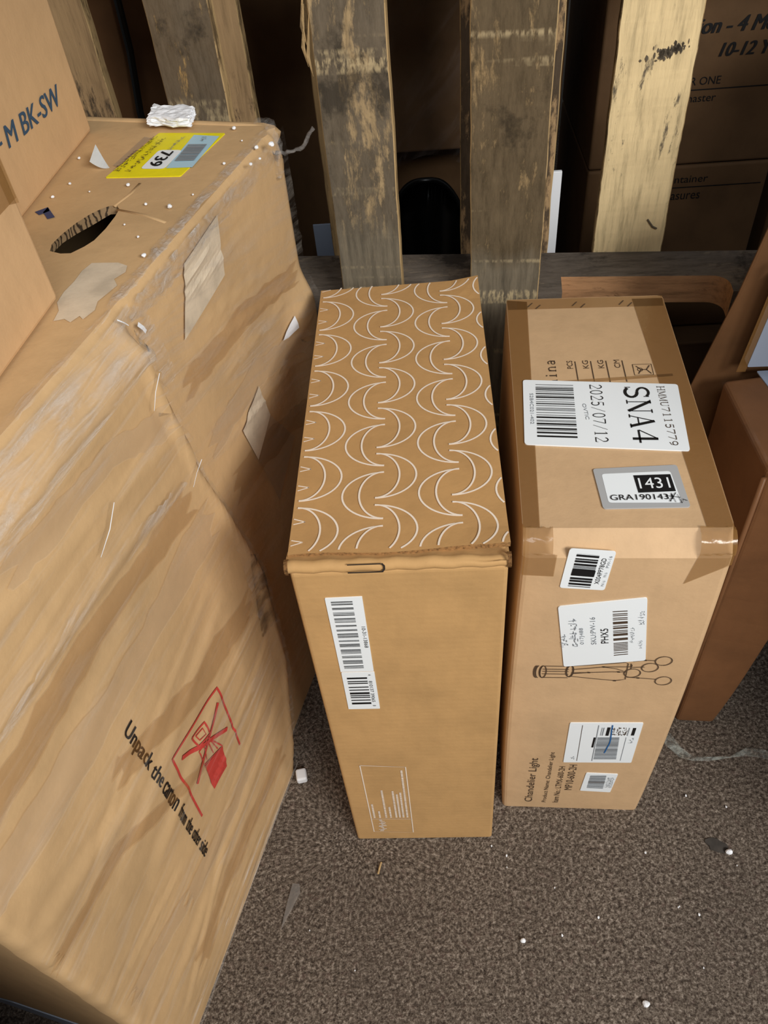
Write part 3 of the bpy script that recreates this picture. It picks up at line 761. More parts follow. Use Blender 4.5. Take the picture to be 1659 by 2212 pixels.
# raised back flap ridge
bm = tube([P0 + dd * (S1 - .006) - nn * (BW * i / 12 * .9 + .032) + Vector((0, 0, BH - .001)) for i in range(13)], [.0015] + [.0055] * 12, 8, .5)
obj('back_edge_fold', bm, M['kraft_big'], T, smooth=True)
# yellow routing label
L = label(T, TF, [(-.184, .351), (-.108, .343), (-.079, .439), (-.152, .452)], M['yellow'], 'routing_label', 'bright yellow label with a pale blue field', r=.002)
k = Ink(TF, .0013); k.poly([(-.126, .362), (-.0995, .360), (-.084, .431), (-.112, .439)], M['skyblue'])
k.off = .0016; k.poly(rounded([(-.152, .364), (-.127, .360), (-.117, .402), (-.142, .406)], .005), M['paper']); k.off = .0021
k.text('739', (-.1375, .4010), (-.25, -1), .0330, .0130, M['ink'], bold=.03); k.bars([(-.120, .376), (-.100, .374), (-.093, .412), (-.113, .415)], 26, M['ink_grey'], 61, fill=.8)
rr = random.Random(12)
for row, (a0, b0, n_, sz) in enumerate(((-.171, .360, 16, .0045), (-.160, .358, 15, .0045), (-.176, .362, 14, .003))):
    glyphs((a0, b0), (.26, 1), n_, sz, M['ink_soft'])
glyphs((-.128, .402), (.26, 1), 7, .004, M['ink_grey']); glyphs((-.098, .418), (.26, 1), 3, .004, M['ink_grey'])
k.done('label_print', L)
k = Ink(TF, .0008); k.poly([(-.234, .288), (-.224, .296), (-.220, .288), (-.2275, .281)], M['ink_navy']); k.poly([(-.224, .296), (-.211, .275), (-.217, .272), (-.2255, .286)], M['ink_navy'])
k.done('blue_mark', T, 'short navy printed corner mark')
k = Ink(TF, .0007)
k.bm.faces.new([k.bm.verts.new(TF(a, b, .0007)) for a, b in ((-.164, .145), (-.160, .160), (-.158, .176), (-.153, .188), (-.140, .187), (-.130, .186), (-.121, .180), (-.120, .170), (-.127, .160), (-.122, .150), (-.126, .141), (-.132, .128), (-.131, .116), (-.137, .104), (-.141, .109), (-.146, .101), (-.152, .106), (-.160, .104), (-.160, .118), (-.165, .130))]); k.mi(M['worn'])
k.done('worn_patch', T, 'pale patch where a sticker was torn off')
k = Ink(TF, .0009); k.poly([(-.183, .378), (-.176, .374), (-.158, .440), (-.166, .445)], M['tape_pale'], cuts=4); k.done('packing_tape', T, 'strip of clear tape beside the yellow label')
bm = bmesh.new(); P = []
for i in range(9):
    t_ = i / 8; a = -.200 + .014 * t_; P.append((bm.verts.new((a, .366 + .006 * t_, BH + .001 + .010 * (1 - t_) ** 2)), bm.verts.new((a + .001, .392 - .019 * t_, BH + .001 + .016 * (1 - t_) ** 1.5))))
for A, B in zip(P, P[1:]): bm.faces.new((A[0], B[0], B[1], A[1]))
bmesh.ops.solidify(bm, geom=bm.faces[:], thickness=.0006)
obj('curled_sticker', bm, M['paper'], T, 'curled up corner of a peeled sticker')
# crease lines across the top (the flap seams)
bm = tube([(-.160, .291, BH - .0006), (-.150, .315, BH - .0004), (-.146, .335, BH - .0006)], .0022, 6, .5); obj('panel_crease', bm, M['kraft_big'], T, smooth=True)
bm = tube([(-.155, .283, BH - .0006), (-.125, .268, BH - .0003), (-.104, .252, BH - .0006)], .0022, 6, .5); obj('panel_crease', bm, M['kraft_big'], T, smooth=True)
# patches and tape on the long side
def patch(q, mat, lab, name='packing_tape', cuts=10, off=.0022):
    k = Ink(BF, off); k.poly(q, mat, cuts=cuts); return k.done(name, T, lab)
patch([(.406, .680), (.500, .690), (.513, .744), (.438, .737)], M['worn'], 'pale grey brown sticker remains below the top edge', 'worn_patch', 14, .0030)
patch([(.459, .528), (.475, .470), (.524, .496), (.515, .545)], M['worn'], 'pale rhombus of old paper', 'worn_patch', 10, .0030)
patch([(.478, .467), (.501, .377), (.574, .419), (.524, .496)], M['tape_pale'], 'dull tape patch below the pale rhombus')
patch([(.591, .552), (.606, .546), (.629, .545), (.625, .564)], M['foam'], 'tiny white paper triangle near the far edge', 'paper_scrap', 3, .0040)
def band(pts, w, mat, lab, seed, off=.0024):
    rnd = random.Random(seed); q = []
    for (a, b) in zip(pts, pts[1:]): q += [(a[0] + (b[0] - a[0]) * i / 12, a[1] + (b[1] - a[1]) * i / 12) for i in range(12)]
    q.append(pts[-1]); bm = bmesh.new(); G = []; u = v = 0
    for i, (a, b) in enumerate(q):
        u = u * .85 + rnd.uniform(-.1, .1) * w; v = v * .85 + rnd.uniform(-.1, .1) * w
        G.append([bm.verts.new(BF(a + .010 * math.sin(j * 1.9 + seed) * (i in (0, len(q) - 1)), b - w / 2 - u + (w + u + v) * j / 6, off)) for j in range(7)])
    for A, B in zip(G, G[1:]):
        for j in range(6): bm.faces.new((A[j], B[j], B[j + 1], A[j + 1]))
    return obj('packing_tape', bm, mat, T, lab, smooth=True)
band([(-.035, .585), (.14, .592), (.31, .578)], .034, M['tape_amber'], 'amber tape band below the shiny streak', 1)
band([(-.035, .535), (.15, .525), (.33, .530)], .040, M['tape_faint'], 'pale tape band, upper', 2)
band([(.10, .455), (.22, .40), (.345, .375)], .036, M['tape_amber'], 'amber tape band above the red sign', 3)
band([(-.035, .405), (.06, .395), (.125, .345), (.19, .30)], .020, M['tape_amber'], 'amber tape band crossing the words', 4)
band([(.08, .19), (.20, .175), (.33, .19)], .030, M['tape_faint'], 'pale tape band under the red sign', 5)
band([(-.02, .225), (.08, .200)], .030, M['tape_faint'], 'pale tape band at the near end', 6)
band([(.05, .085), (.18, .100), (.31, .085)], .045, M['tape_amber'], 'amber tape band near the floor', 7)
band([(.12, .700), (.24, .690), (.32, .660)], .028, M['tape_faint'], 'pale tape band under the top edge', 8)
band([(.39, .640), (.52, .630), (.66, .600)], .030, M['tape_amber'], 'amber tape band on the far half', 9)
band([(.40, .560), (.52, .560), (.64, .520)], .030, M['tape_faint'], 'pale tape band on the far half', 10)
band([(.42, .480), (.56, .450), (.66, .400)], .040, M['tape_amber'], 'lower amber tape band on the far half', 11)
patch([(.350, .300), (.392, .285), (.400, .395), (.372, .430)], M['scuff'], 'dark scuff by the ridge', 'dark_scuff', cuts=6)
# print
k = Ink(BF, .0013)
words = [('Unpack', .481, .411), ('the', .402, .376), ('carton', .368, .322), ('from', .313, .286), ('the', .279, .261), ('other', .255, .228), ('side', .222, .198)]
for w_, z0, z1 in words: k.text(w_, (.1215 if 'p' in w_ else .1255, z0), (0, -1), z0 - z1, .0180 if 'p' in w_ else .0138, M['ink'], bold=.022)
k.done('handling_words', T, 'black printed handling words running downwards')
k = Ink(BF, .0013); rd = M['ink_red']
k.line([(.245, .232), (.2485, .353), (.154, .378), (.151, .250)], .0028, rd, step=.004)
k.line([(.239, .339), (.166, .297)], .0050, rd, step=.004); k.line([(.165, .358), (.237, .285)], .0050, rd, step=.004)
k.poly([(.186, .298), (.182, .250), (.213, .242), (.220, .276)], rd, cuts=5)
k.line([(.186, .300), (.220, .277), (.205, .325), (.186, .330), (.186, .300)], .0016, rd, step=.004); k.line([(.192, .300), (.196, .328)], .0012, rd); k.line([(.204, .292), (.203, .322)], .0014, rd); k.line([(.212, .286), (.207, .318)], .0014, rd)
k.line([(.188, .355), (.212, .345), (.210, .325), (.190, .335), (.188, .355)], .0022, rd, step=.004); k.line([(.194, .348), (.206, .343), (.205, .333), (.195, .338), (.194, .348)], .0014, rd)
k.done('warning_sign', T, 'red crossed out knife and carton sign')
for nm, (s_, z_), ln in (('a', (.31, .62), .03), ('b', (.30, .50), .03), ('c', (.115, .40), .03)):
    pass
# long-side film, draped a little over the top edge
def film(name, s0, s1, z0, z1, mat, lab, ns, nz, amp, seed=1, slope=.08):
    bm = bmesh.new(); G = []; rnd = random.Random(seed); ph = [rnd.uniform(0, 6) for _ in range(6)]
    for i in range(ns + 1):
        s = s0 + (s1 - s0) * i / ns; col = []
        for j in range(nz + 1):
            z = z0 + (z1 - z0) * j / nz; q = z + slope * s
            wr = abs(math.sin(q * 95 + ph[0] + math.sin(s * 7))) ** 10 + .6 * abs(math.sin(q * 61 + ph[1] + 2 * math.sin(s * 9))) ** 14 + .5 * abs(math.sin(q * 170 + s * 30 + ph[2])) ** 8
            wr *= .5 + .5 * math.sin(s * 13 + z * 11 + ph[3])
            col.append(bm.verts.new(BF(s, min(z, BH - .0015), .0046 + amp * wr)))
        G.append(col)
    for i in range(ns):
        for j in range(nz): bm.faces.new((G[i][j], G[i + 1][j], G[i + 1][j + 1], G[i][j + 1]))
    return obj(name, bm, mat, T, lab, smooth=True)
film('stretch_film', S0 + .002, .352, .006, BH - .001, M['film'], 'clear stretch film over the near half', 100, 260, .0012)
film('stretch_film', .350, S1 - .002, .006, BH - .001, M['film_right'], 'gathered stretch film over the far half', 80, 260, .0016, seed=5, slope=.22)
def ribbon(pts, w, mat, lab, off=.005, seed=0, n=14, top=False, crinkle=.0012, name='film_bunch'):
    """narrow gathered strip of film; pts are (s, z) on the side, or (s, out) on the top edge"""
    rnd = random.Random(seed); q = []
    for (a, b) in zip(pts, pts[1:]): q += [tuple(a[m] + (b[m] - a[m]) * i / n for m in (0, 1)) for i in range(n)]
    q.append(pts[-1]); bm = bmesh.new(); G = []; K = 9; wob = 0
    for i, p in enumerate(q):
        a = q[max(0, i - 1)]; b = q[min(len(q) - 1, i + 1)]; t = Vector((b[0] - a[0], b[1] - a[1])).normalized(); nrm = Vector((-t.y, t.x))
        wob = wob * .8 + rnd.uniform(-.2, .2) * w; ww = w * (.7 + .5 * rnd.random()) * min(1, .25 + i / 3, .25 + (len(q) - 1 - i) / 3)
        row = []
        for k_ in range(K):
            v = (k_ / (K - 1) - .5) * ww; x = p[0] + nrm.x * v; y = p[1] + nrm.y * v + wob * .2; o = off + crinkle * (abs(math.sin(k_ * 2.2 + i * .12 + seed)) * 1.3 + rnd.uniform(0, .25)) * math.sin(math.pi * k_ / (K - 1))
            row.append(bm.verts.new((P0 + dd * x + nn * y + Vector((0, 0, BH + o))) if top else BF(x, min(y, BH - .001), o)))
        G.append(row)
    for A, B in zip(G, G[1:]):
        for k_ in range(K - 1): bm.faces.new((A[k_], A[k_ + 1], B[k_ + 1], B[k_]))
    return obj(name, bm, mat, T, lab, smooth=True)
# film lying over the slanting shoulder and along the top edge
bm = bmesh.new(); G = []; rnd = random.Random(9)
for i in range(121):
    s = S0 + .004 + (.338 - S0) * i / 120; row = []
    for j in range(15):
        t = j / 14; z = .722 + t * (BH - .722)
        wr = .0016 * abs(math.sin(t * 11 + 1.5 * math.sin(s * 11))) ** 3 + .0004 * rnd.random()
        row.append(bm.verts.new(BF(s, min(z, BH - .0005), .0062 + wr) + Vector((0, 0, .002 * t))))
    G.append(row)
for A, B in zip(G, G[1:]):
    for j in range(14): bm.faces.new((A[j], B[j], B[j + 1], A[j + 1]))
obj('film_bunch', bm, M['film_shiny'], T, 'shiny film folded along the near top edge', smooth=True)
ribbon([(-.03, -.024), (.16, -.026), (.33, -.024)], .010, M['film_shiny'], 'film lapping onto the top, near half', .0022, 1, 24, True)
ribbon([(.33, -.026), (.50, -.030), (.668, -.028)], .012, M['film_thick'], 'film lapping onto the top, far half', .0025, 2, 24, True)
ribbon([(.34, .745), (.50, .748), (.67, .742)], .022, M['film_thick'], 'film bunched under the far top edge', .0055, 12, 24)
ribbon([(.333, .752), (.352, .735), (.362, .700), (.365, .660)], .020, M['film_shiny'], 'film gathered at the start of the ridge', .0065, 6, 10)
ribbon([(.355, .60), (.378, .50), (.404, .383), (.402, .25)], .010, M['film_shiny'], 'film gathered down the ridge', .0045, 16, 16)
ribbon([(.310, .600), (.235, .617), (.14, .628), (.02, .622)], .014, M['film_shiny'], 'film gathered in a shiny streak', .0055, 7, 16)
ribbon([(-.03, .012), (.14, .022), (.33, .016)], .012, M['film_shiny'], 'film gathered along the floor edge', .0055, 8, 20)
ribbon([(-.035, .04), (.10, .05), (.26, .045)], .010, M['film_shiny'], 'second film fold near the floor', .0050, 18, 20)
def rope(pts, r, lab, seed=0, n=12):
    rnd = random.Random(seed); q = []
    for (a, b) in zip(pts, pts[1:]):
        for i in range(n): q.append(Vector(a).lerp(Vector(b), i / n))
    q.append(Vector(pts[-1])); q = [p + Vector((rnd.uniform(-1, 1), rnd.uniform(-1, 1), rnd.uniform(-1, 1))) * r * .25 for p in q]
    return obj('film_bunch', tube(q, [r * rnd.uniform(.75, 1.2) for _ in q], 9, .6), M['film_thick'], T, lab, smooth=True)
cn = P0 + dd * (S1 - .012) - nn * .024 + Vector((0, 0, BH))
rope([cn - nn * .022 + dd * .012 + Vector((0, 0, .002)), cn - nn * .004 + Vector((0, 0, .004)), cn + nn * .005 - dd * .012 + Vector((0, 0, -.012)), cn + nn * .004 - dd * .016 + Vector((0, 0, -.045))], .006, 'crumpled film knot at the far corner', 3, 5)
rope([cn + nn * .004 - dd * .04 + Vector((0, 0, -.006)), cn + nn * .024 - dd * .036 + Vector((0, 0, -.010)), cn + nn * .042 - dd * .030 + Vector((0, 0, -.006)), cn + nn * .052 - dd * .020 + Vector((0, 0, .010))], .0032, 'loose twisted film tail', 4, 6)
for i, (p, q, w_) in enumerate((((.319, .713), (.300, .690), .0007), ((.333, .608), (.315, .590), .0007), ((.220, .668), (.186, .644), .0008), ((.345, .738), (.352, .726), .0035), ((.322, .757), (.330, .747), .0010))):
    kk = Ink(BF, .0075); kk.line([p, ((p[0] + q[0]) / 2 + .0015, (p[1] + q[1]) / 2 - .001), q], w_, M['foam']); kk.done('white_crease', T, 'short bright white crease in the film')
# near end sticker
EF = Frame(P0 + dd * S0, nn, (0, 0, 1))
L = label(T, Frame(P0 + dd * S0 , nn, (0, 0, 1)), [(-.30, -.0 + .003), (-.115, .003), (-.115, .058), (-.205, .055)], M['paper_blue'], 'paper_sticker', 'bluish sticker on the near end', r=.002, off=.001)

# foam and crumbs lying on top of it
def small(name, bm, mat, lab, cat, group=None):
    c_ = sum((v.co for v in bm.verts), Vector()) / len(bm.verts); z0 = min(v.co.z for v in bm.verts)
    return tag(obj(name, bm, mat, origin=(c_.x, c_.y, z0)), lab, cat, group)
bm = bmesh.new(); bmesh.ops.create_cube(bm, size=1); bmesh.ops.subdivide_edges(bm, edges=bm.edges[:], cuts=9, use_grid_fill=True)
rnd = random.Random(5)
for v in bm.verts:
    x, y, z = v.co; jag = (abs(x) > .49 or abs(y) > .49)
    x = x * .046 + (rnd.uniform(-.0016, .0016) if jag else 0); y = y * .034 * (1 + .12 * math.sin(x * 180)) + (rnd.uniform(-.0018, .0018) if jag else 0)
    zz = BH + .0098 + z * .009 + (rnd.uniform(-.0009, .0009) if z > 0 else 0)
    v.co = Vector((-.140 + x, .472 - .25 * x + y, zz))
small('foam_piece', bm, M['foam'], 'torn white foam slab lying on the back edge of the wrapped carton', 'foam piece')
cr = [(-.071, .446, .003), (-.040, .393, .003), (-.026, .397, .004), (-.068, .362, .002), (-.041, .356, .0025), (-.105, .277, .003), (-.129, .286, .002), (-.155, .329, .0025),
      (-.216, .341, .002), (-.225, .315, .002), (-.223, .399, .002), (-.191, .321, .0012), (-.109, .191, .0028), (-.122, .226, .0016), (-.034, .367, .002), (-.088, .300, .0014), (-.058, .415, .0013), (-.14, .25, .0013)]
for i, (x, y, r) in enumerate(cr):
    small('foam_crumb', blob((x, y, BH + r * .62 + .0008), (r * .7, r * .85, r * .55), i), M['foam'], 'tiny white foam crumb scattered on top of the wrapped carton', 'foam crumb', 'foam crumbs on the wrapped carton')

# ================================================================ two cartons stacked on it
def yawbox(name, lab, corner, yaw, w, d, h, mat, off_z=BH):
    """corner = near... right-hand far vertical edge; box reaches w to the left and d towards the viewer"""
    c0 = Vector(corner); e1 = Vector((math.cos(yaw), math.sin(yaw), 0)); e2 = Vector((-math.sin(yaw), math.cos(yaw), 0))  # e1 away, e2 left
    T = thing(name, lab, 'cardboard box', c0 - e1 * d / 2 + e2 * w / 2 + Vector((0, 0, 0)))
    z = Vector((0, 0, h)); q = [c0, c0 + e2 * w, c0 + e2 * w - e1 * d, c0 - e1 * d]
    obj('body', bevel_all(prism(q, [p + z for p in q]), .004, 3), mat, T)
    F = Frame(c0, e1, (0, 0, 1)); F.n = e1.cross(Vector((0, 0, 1)))
    return T, F
TA, FA = yawbox('stacked_carton', 'plain kraft carton printed M BK-SW, on the wrapped carton by the boards', (-.229, .470, BH + .0012), math.radians(86.6), .40, .305, .42, M['kraft_up'])
k = Ink(FA, .0006)
k.text('M BK-SW', (-.172, .0530), (1, -.06), .122, .0175, M['ink_blue'], shear=.22, bold=.04); k.rect(-.184, .060, -.179, .0625, M['ink_blue'])
k.done('side_print', TA, 'blue printed letters M BK-SW')
TB, FB = yawbox('stacked_carton', 'plain kraft carton with a brown tape band, nearest one on the wrapped carton', (-.1645, .135, BH + .0012), math.radians(84), .38, .33, .40, M['kraft_up'])
k = Ink(FB, .0006); k.poly([(-.33, .082), (-.001, .082), (-.001, .140), (-.33, .140)], M['tape'], cuts=4); k.done('packing_tape', TB, 'brown tape band along the side')
k = Ink(FB, .0008); k.poly([(-.012, .082), (-.0005, .078), (-.0005, .135), (-.014, .135)], M['tape'], cuts=2); k.done('packing_tape', TB)

# ================================================================ pallet standing on edge
th = math.radians(-5.4); pu = Vector((math.cos(th), math.sin(th), 0)); pv = Vector((-math.sin(th), math.cos(th), 0)); PO = Vector((.309, .646, 0))
def pp(u, v, z): return PO + pu * u + pv * v + Vector((0, 0, z))
T = thing('wooden_pallet', 'mouldy wooden pallet standing upright behind the boxes', 'pallet', pp(-.1, -.05, 0))
def board(u0, u1, v0, v1, z0, z1, mat, seed, lab=None, dx=0.0, side=None, ragged=.0006, end_jag=0.0):
    rnd = random.Random(seed); n = 46; bm = bmesh.new(); R = []
    a = b = 0
    for i in range(n + 1):
        t = i / n; z = z0 + (z1 - z0) * t; a = a * .7 + rnd.uniform(-1, 1) * ragged; b = b * .7 + rnd.uniform(-1, 1) * ragged
        sh = dx * t; e = .0012
        zz = z + (rnd.uniform(-1, 1) * end_jag if i in (0,) else 0)
        R.append([bm.verts.new(pp(*q)) for q in ((u0 + a + sh + e, v0, zz), ((u0 + u1) / 2 + sh, v0 - .0008 * math.sin(i), zz), (u1 + b + sh - e, v0, zz), (u1 + b + sh, v0 + e, zz), (u1 + b + sh, v1, zz), (u0 + a + sh, v1, zz), (u0 + a + sh, v0 + e, zz))])
    m_ = len(R[0])
    for A, B in zip(R, R[1:]):
        for q in range(m_):
            f = bm.faces.new((A[q], A[(q + 1) % m_], B[(q + 1) % m_], B[q]))
            if q in (3, 5, 6, 2): f.material_index = 1
    bm.faces.new(R[0][::-1]); bm.faces.new(R[-1])
    bmesh.ops.recalc_face_normals(bm, faces=bm.faces)
    return obj('deck_board', bm, [mat, side or M['wood_side']], T, lab)
FV0, FV1, RV0, RV1 = -.124, -.106, .001, .018
board(-.4715, -.4000, FV0, FV1, .002, .960, M['wood_amber'], 1, 'front board with amber and black stains', dx=.004)
board(-.2905, -.2085, FV0, FV1, .002, .960, M['wood_grey'], 2, 'front board darkened grey by mould, behind the patterned carton', dx=.001)
board(-.1170, -.0275, FV0, FV1, .002, .960, M['wood_grey2'], 3, 'widest front board, grey brown mould with pale scuffs', dx=-.002)
board(-.700, -.595, RV0, RV1, .002, .960, M['wood_rear'], 4, 'rear board at the left, dusty brown')
board(-.505, -.402, RV0, RV1, .002, .960, M['wood_rear'], 5, 'rear board behind the amber stained one')
board(-.323, -.225, RV0, RV1, .002, .960, M['wood_side'], 6, 'rear board showing only its pale edge')
board(-.136, -.012, RV0, RV1, .002, .960, M['wood_rear'], 7, 'rear board showing on both sides of the widest front board')
board(.0520, .1460, RV0, RV1, .478, .960, M['wood_pale'], 8, 'clean pale yellow board with a black smudge', dx=-.004, end_jag=.002)
# stringers; the middle one has the rounded fork notch
def stringer(z0, z1, lab):
    n0, n1, vd, r = .005, .225, -.065, .022; V0 = -.104
    out = [(-.70, V0), (n0, V0), (n0, vd)]
    out += [(n1 - r + r * math.sin(math.radians(a)), vd - r + r * math.cos(math.radians(a))) for a in range(0, 91, 15)]
    out += [(n1, V0), (.52, V0), (.52, 0), (-.70, 0)]
    bm = bmesh.new(); b = [bm.verts.new(pp(u, v, z0)) for u, v in out]; t = [bm.verts.new(pp(u, v, z1)) for u, v in out]; n = len(b)
    bm.faces.new(b[::-1]); bm.faces.new(t)
    for i in range(n):
        f = bm.faces.new((b[i], b[(i + 1) % n], t[(i + 1) % n], t[i])); f.material_index = 1 if 1 <= i <= n - 5 else 0
    bmesh.ops.recalc_face_normals(bm, faces=bm.faces); bmesh.ops.triangulate(bm, faces=[f for f in bm.faces if len(f.verts) > 4])
    return obj('stringer', bm, [M['dirty_top'], M['wood_cut']], T, lab)
stringer(.441, .482, 'dusty middle stringer with a rounded fork notch'); stringer(.004, .044, None); stringer(.916, .956, None)
k = Ink(Frame(pp(0, 0, 0), pu, (0, 0, 1)), .0)
def smudge(cu, cz, rx, rz, v, seed, lab):   # black scuff on a board
    rnd = random.Random(seed); bm = bmesh.new()
    for _ in range(90):
        a = rnd.gauss(0, .45) * rx; b = rnd.gauss(0, .4) * rz; w = rnd.uniform(.0006, .0020); h = rnd.uniform(.0012, .0045)
        bm.faces.new([bm.verts.new(pp(cu + a + x * w, v - .0006, cz + b + .3 * a * math.sin(seed) + y * h)) for x, y in ((-1, 0), (-.3, .9), (.8, .5), (1, -.2), (.1, -1))])
    return obj('black_smudge', bm, M['ink_soft'] if seed % 2 else M['smudge'], T, lab)
M['smudge'] = flat('soot', (98, 88, 74), .9)
smudge(.112, .740, .020, .008, RV0, 2, 'black scuff on the pale board')
bm = tube([pp(.120, .0, .530), pp(.128, -.001, .520), pp(.134, -.001, .517)], .0012, 6); obj('black_smudge', bm, M['smudge'], T)
# splinters
for i, (u_, z_) in enumerate(((-.2915, .82), (-.293, .80), (-.289, .79))):
    bm = tube([pp(u_, FV0, z_ + .04), pp(u_ - .006, FV0 - .003, z_), pp(u_ - .003, FV0 - .002, z_ - .02)], [.0006, .0022, .0005], 5, .5); obj('splinter', bm, M['wood_side'], T)

# ================================================================ cartons on the right edge
T = thing('slim_carton', 'slim reddish brown carton with a bluish label, standing at the right edge', 'cardboard box', (.49, .25, 0))
q0 = [(.457, .163, .001), (.509, .159, .001), (.520, .33, .001), (.455, .33, .001)]
q1 = [(.4545, .170, .500), (.545, .135, .500), (.560, .330, .500), (.4505, .316, .500)]
bm = bmesh.new()
lv = []
for i in range(13):
    t = i / 12; lv.append([bm.verts.new(Vector(a).lerp(Vector(b), t) + Vector((0, -.002 * math.sin(t * 9), 0))) for a, b in zip(q0, q1)])
bm.faces.new(lv[0][::-1]); bm.faces.new(lv[-1])
for A, B in zip(lv, lv[1:]):
    for i in range(4): bm.faces.new((A[i], A[(i + 1) % 4], B[(i + 1) % 4], B[i]))
bmesh.ops.recalc_face_normals(bm, faces=bm.faces)
obj('body', bevel_all(bm, .005, 3), M['kraft_red'], T)
SF = Frame((0, 0, .500), (1, 0, 0), (0, 1, 0))
L = label(T, SF, [(.490, .327), (.495, .294), (.545, .300), (.548, .327)], M['paper_blue'], 'paper_label', 'bluish grey label on its top', r=.002, off=.001)
k = Ink(SF, .0018); k.rect(.507, .300, .514, .310, M['ink']); k.done('label_print', L)
bm = tube([(.4555, .168, .02), (.4555, .168, .25), (.4535, .169, .49)], .003, 6); obj('corner_fold', bm, M['kraft_red'], T, smooth=True)
bm = tube([(.455, .180, .5015), (.4525, .25, .502), (.4505, .312, .5015)], .004, 7); obj('film_bunch', bm, M['film_back'], T, smooth=True)

T = thing('leaning_carton', 'dark brown carton behind the slim one, at the right edge', 'cardboard box', (.52, .40, 0))
fq = [(.423, .352, .430), (.395, .340, .001), (.60, .33, .001), (.66, .33, .72), (.466, .352, .672)]
fq = [(.402, .352, .001), (.600, .345, .001), (.600, .345, .700), (.471, .350, .700), (.454, .350, .588), (.424, .353, .435), (.402, .353, .300)]
bkq_ = 0
bkq = [Vector((p[0] + .055, p[1] + .100, max(.0011, p[2] - .06))) for p in fq]
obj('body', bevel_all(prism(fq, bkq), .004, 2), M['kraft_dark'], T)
FF_ = Frame((0, .3515, 0), (1, -.03, 0), (0, 0, 1))
label(T, FF_, [(.476, .512), (.560, .512), (.560, .640), (.486, .625)], M['paper_blue'], 'paper_label', 'bluish grey label on the leaning carton', r=.002, off=.0155)
k = Ink(FF_, .0150); k.poly([(.466, .505), (.476, .505), (.487, .640), (.478, .640)], M['tape'], cuts=3); k.done('packing_tape', T, 'orange tape strip beside the label')
# a waist-high stack added out of view at right to shade the slim carton
struct_stack = None
for i_, (z0_, z1_) in enumerate(((.002, .43), (.432, .88))):
    TT_ = thing('side_shade_carton', ('lower' if i_ == 0 else 'upper') + ' plain carton of the stack standing right of the slim carton', 'cardboard box', (.93, .20, z0_))
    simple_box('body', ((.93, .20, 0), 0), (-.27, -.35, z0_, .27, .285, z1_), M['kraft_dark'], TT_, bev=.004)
TT_ = thing('near_shade_carton', 'plain carton standing against the near end of the wrapped carton', 'cardboard box', (-.56, -.57, 0))  # blocker added out of view, keeps light off the near end face
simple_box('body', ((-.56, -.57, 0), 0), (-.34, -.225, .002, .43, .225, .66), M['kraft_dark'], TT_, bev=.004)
# ================================================================ things behind the pallet
def bg(name, lab, x0, x1, y0, y1, z0, z1, mat, yaw=0.0, cat='cardboard box', group=None):
    T = thing(name, lab, cat, ((x0 + x1) / 2, (y0 + y1) / 2, z0), group)
    cx, cy = (x0 + x1) / 2, (y0 + y1) / 2
    simple_box('body', ((cx, cy, 0), yaw), (x0 - cx, y0 - cy, z0, x1 - cx, y1 - cy, z1), mat, T, bev=.004)
    return T
KF = Frame((0, .85, 0), (1, 0, 0), (0, 0, 1))
T = bg('storage_carton', 'upper dark carton printed 4 Moveable, 10-12 Years, behind the pale board', .385, .668, .85, 1.15, .5045, .93, M['kraft_back_shaded'])
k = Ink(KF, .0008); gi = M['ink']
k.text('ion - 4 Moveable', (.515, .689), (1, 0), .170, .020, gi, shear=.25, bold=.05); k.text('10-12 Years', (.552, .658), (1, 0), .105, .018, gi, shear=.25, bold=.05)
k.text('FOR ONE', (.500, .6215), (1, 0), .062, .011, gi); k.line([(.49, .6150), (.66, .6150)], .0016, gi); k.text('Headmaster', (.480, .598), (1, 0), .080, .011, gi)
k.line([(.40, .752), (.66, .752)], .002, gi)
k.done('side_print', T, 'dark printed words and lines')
T = bg('storage_carton', 'lower dark carton with a printed line and small words, behind the pale board', .385, .668, .85, 1.15, .2035, .5025, M['kraft_back_shaded'])
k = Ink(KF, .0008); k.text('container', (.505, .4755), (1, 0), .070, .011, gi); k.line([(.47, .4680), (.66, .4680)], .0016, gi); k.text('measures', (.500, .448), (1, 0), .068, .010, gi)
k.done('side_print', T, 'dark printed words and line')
bg('storage_carton', 'bottom carton of the stack seen in the pallet notch', .385, .668, .80, 1.15, .002, .2015, M['kraft_back_shaded'])
bg('storage_carton', 'dark carton beyond the printed stack, at the top right', .700, 1.0, .88, 1.2, .002, .95, M['kraft_back_shaded'])
T = bg('filmed_carton', 'dark brown film covered carton between the two grey boards', .050, .335, .86, 1.15, .548, .95, M['kraft_back_shaded'])
bm = bmesh.new(); G = []
for i in range(21):
    row = []
    for j in range(17):
        x = .045 + .27 * i / 20; sag = .018 * abs(math.sin((x - .05) * 14)); z = .530 - sag * (1 if j == 0 else 0) * .0 + .42 * j / 16
        z0_ = .522 + .022 * math.sin((x - .04) * 17)
        z = z0_ + (.95 - z0_) * j / 16
        row.append(bm.verts.new((x, .852 - .012 * math.sin(i * .7 + j * .5) * (1 - j / 20) - .006, z)))
    G.append(row)
for i in range(20):
    for j in range(16): bm.faces.new((G[i][j], G[i + 1][j], G[i + 1][j + 1], G[i][j + 1]))
obj('wrap_sheet', bm, M['film_back'], T, 'crinkled film hanging over the carton', smooth=True)
T2 = bg('support_carton', 'dark carton below the filmed one, between the grey boards', .050, .345, .97, 1.15, .002, .546, M['kraft_back_shaded'])
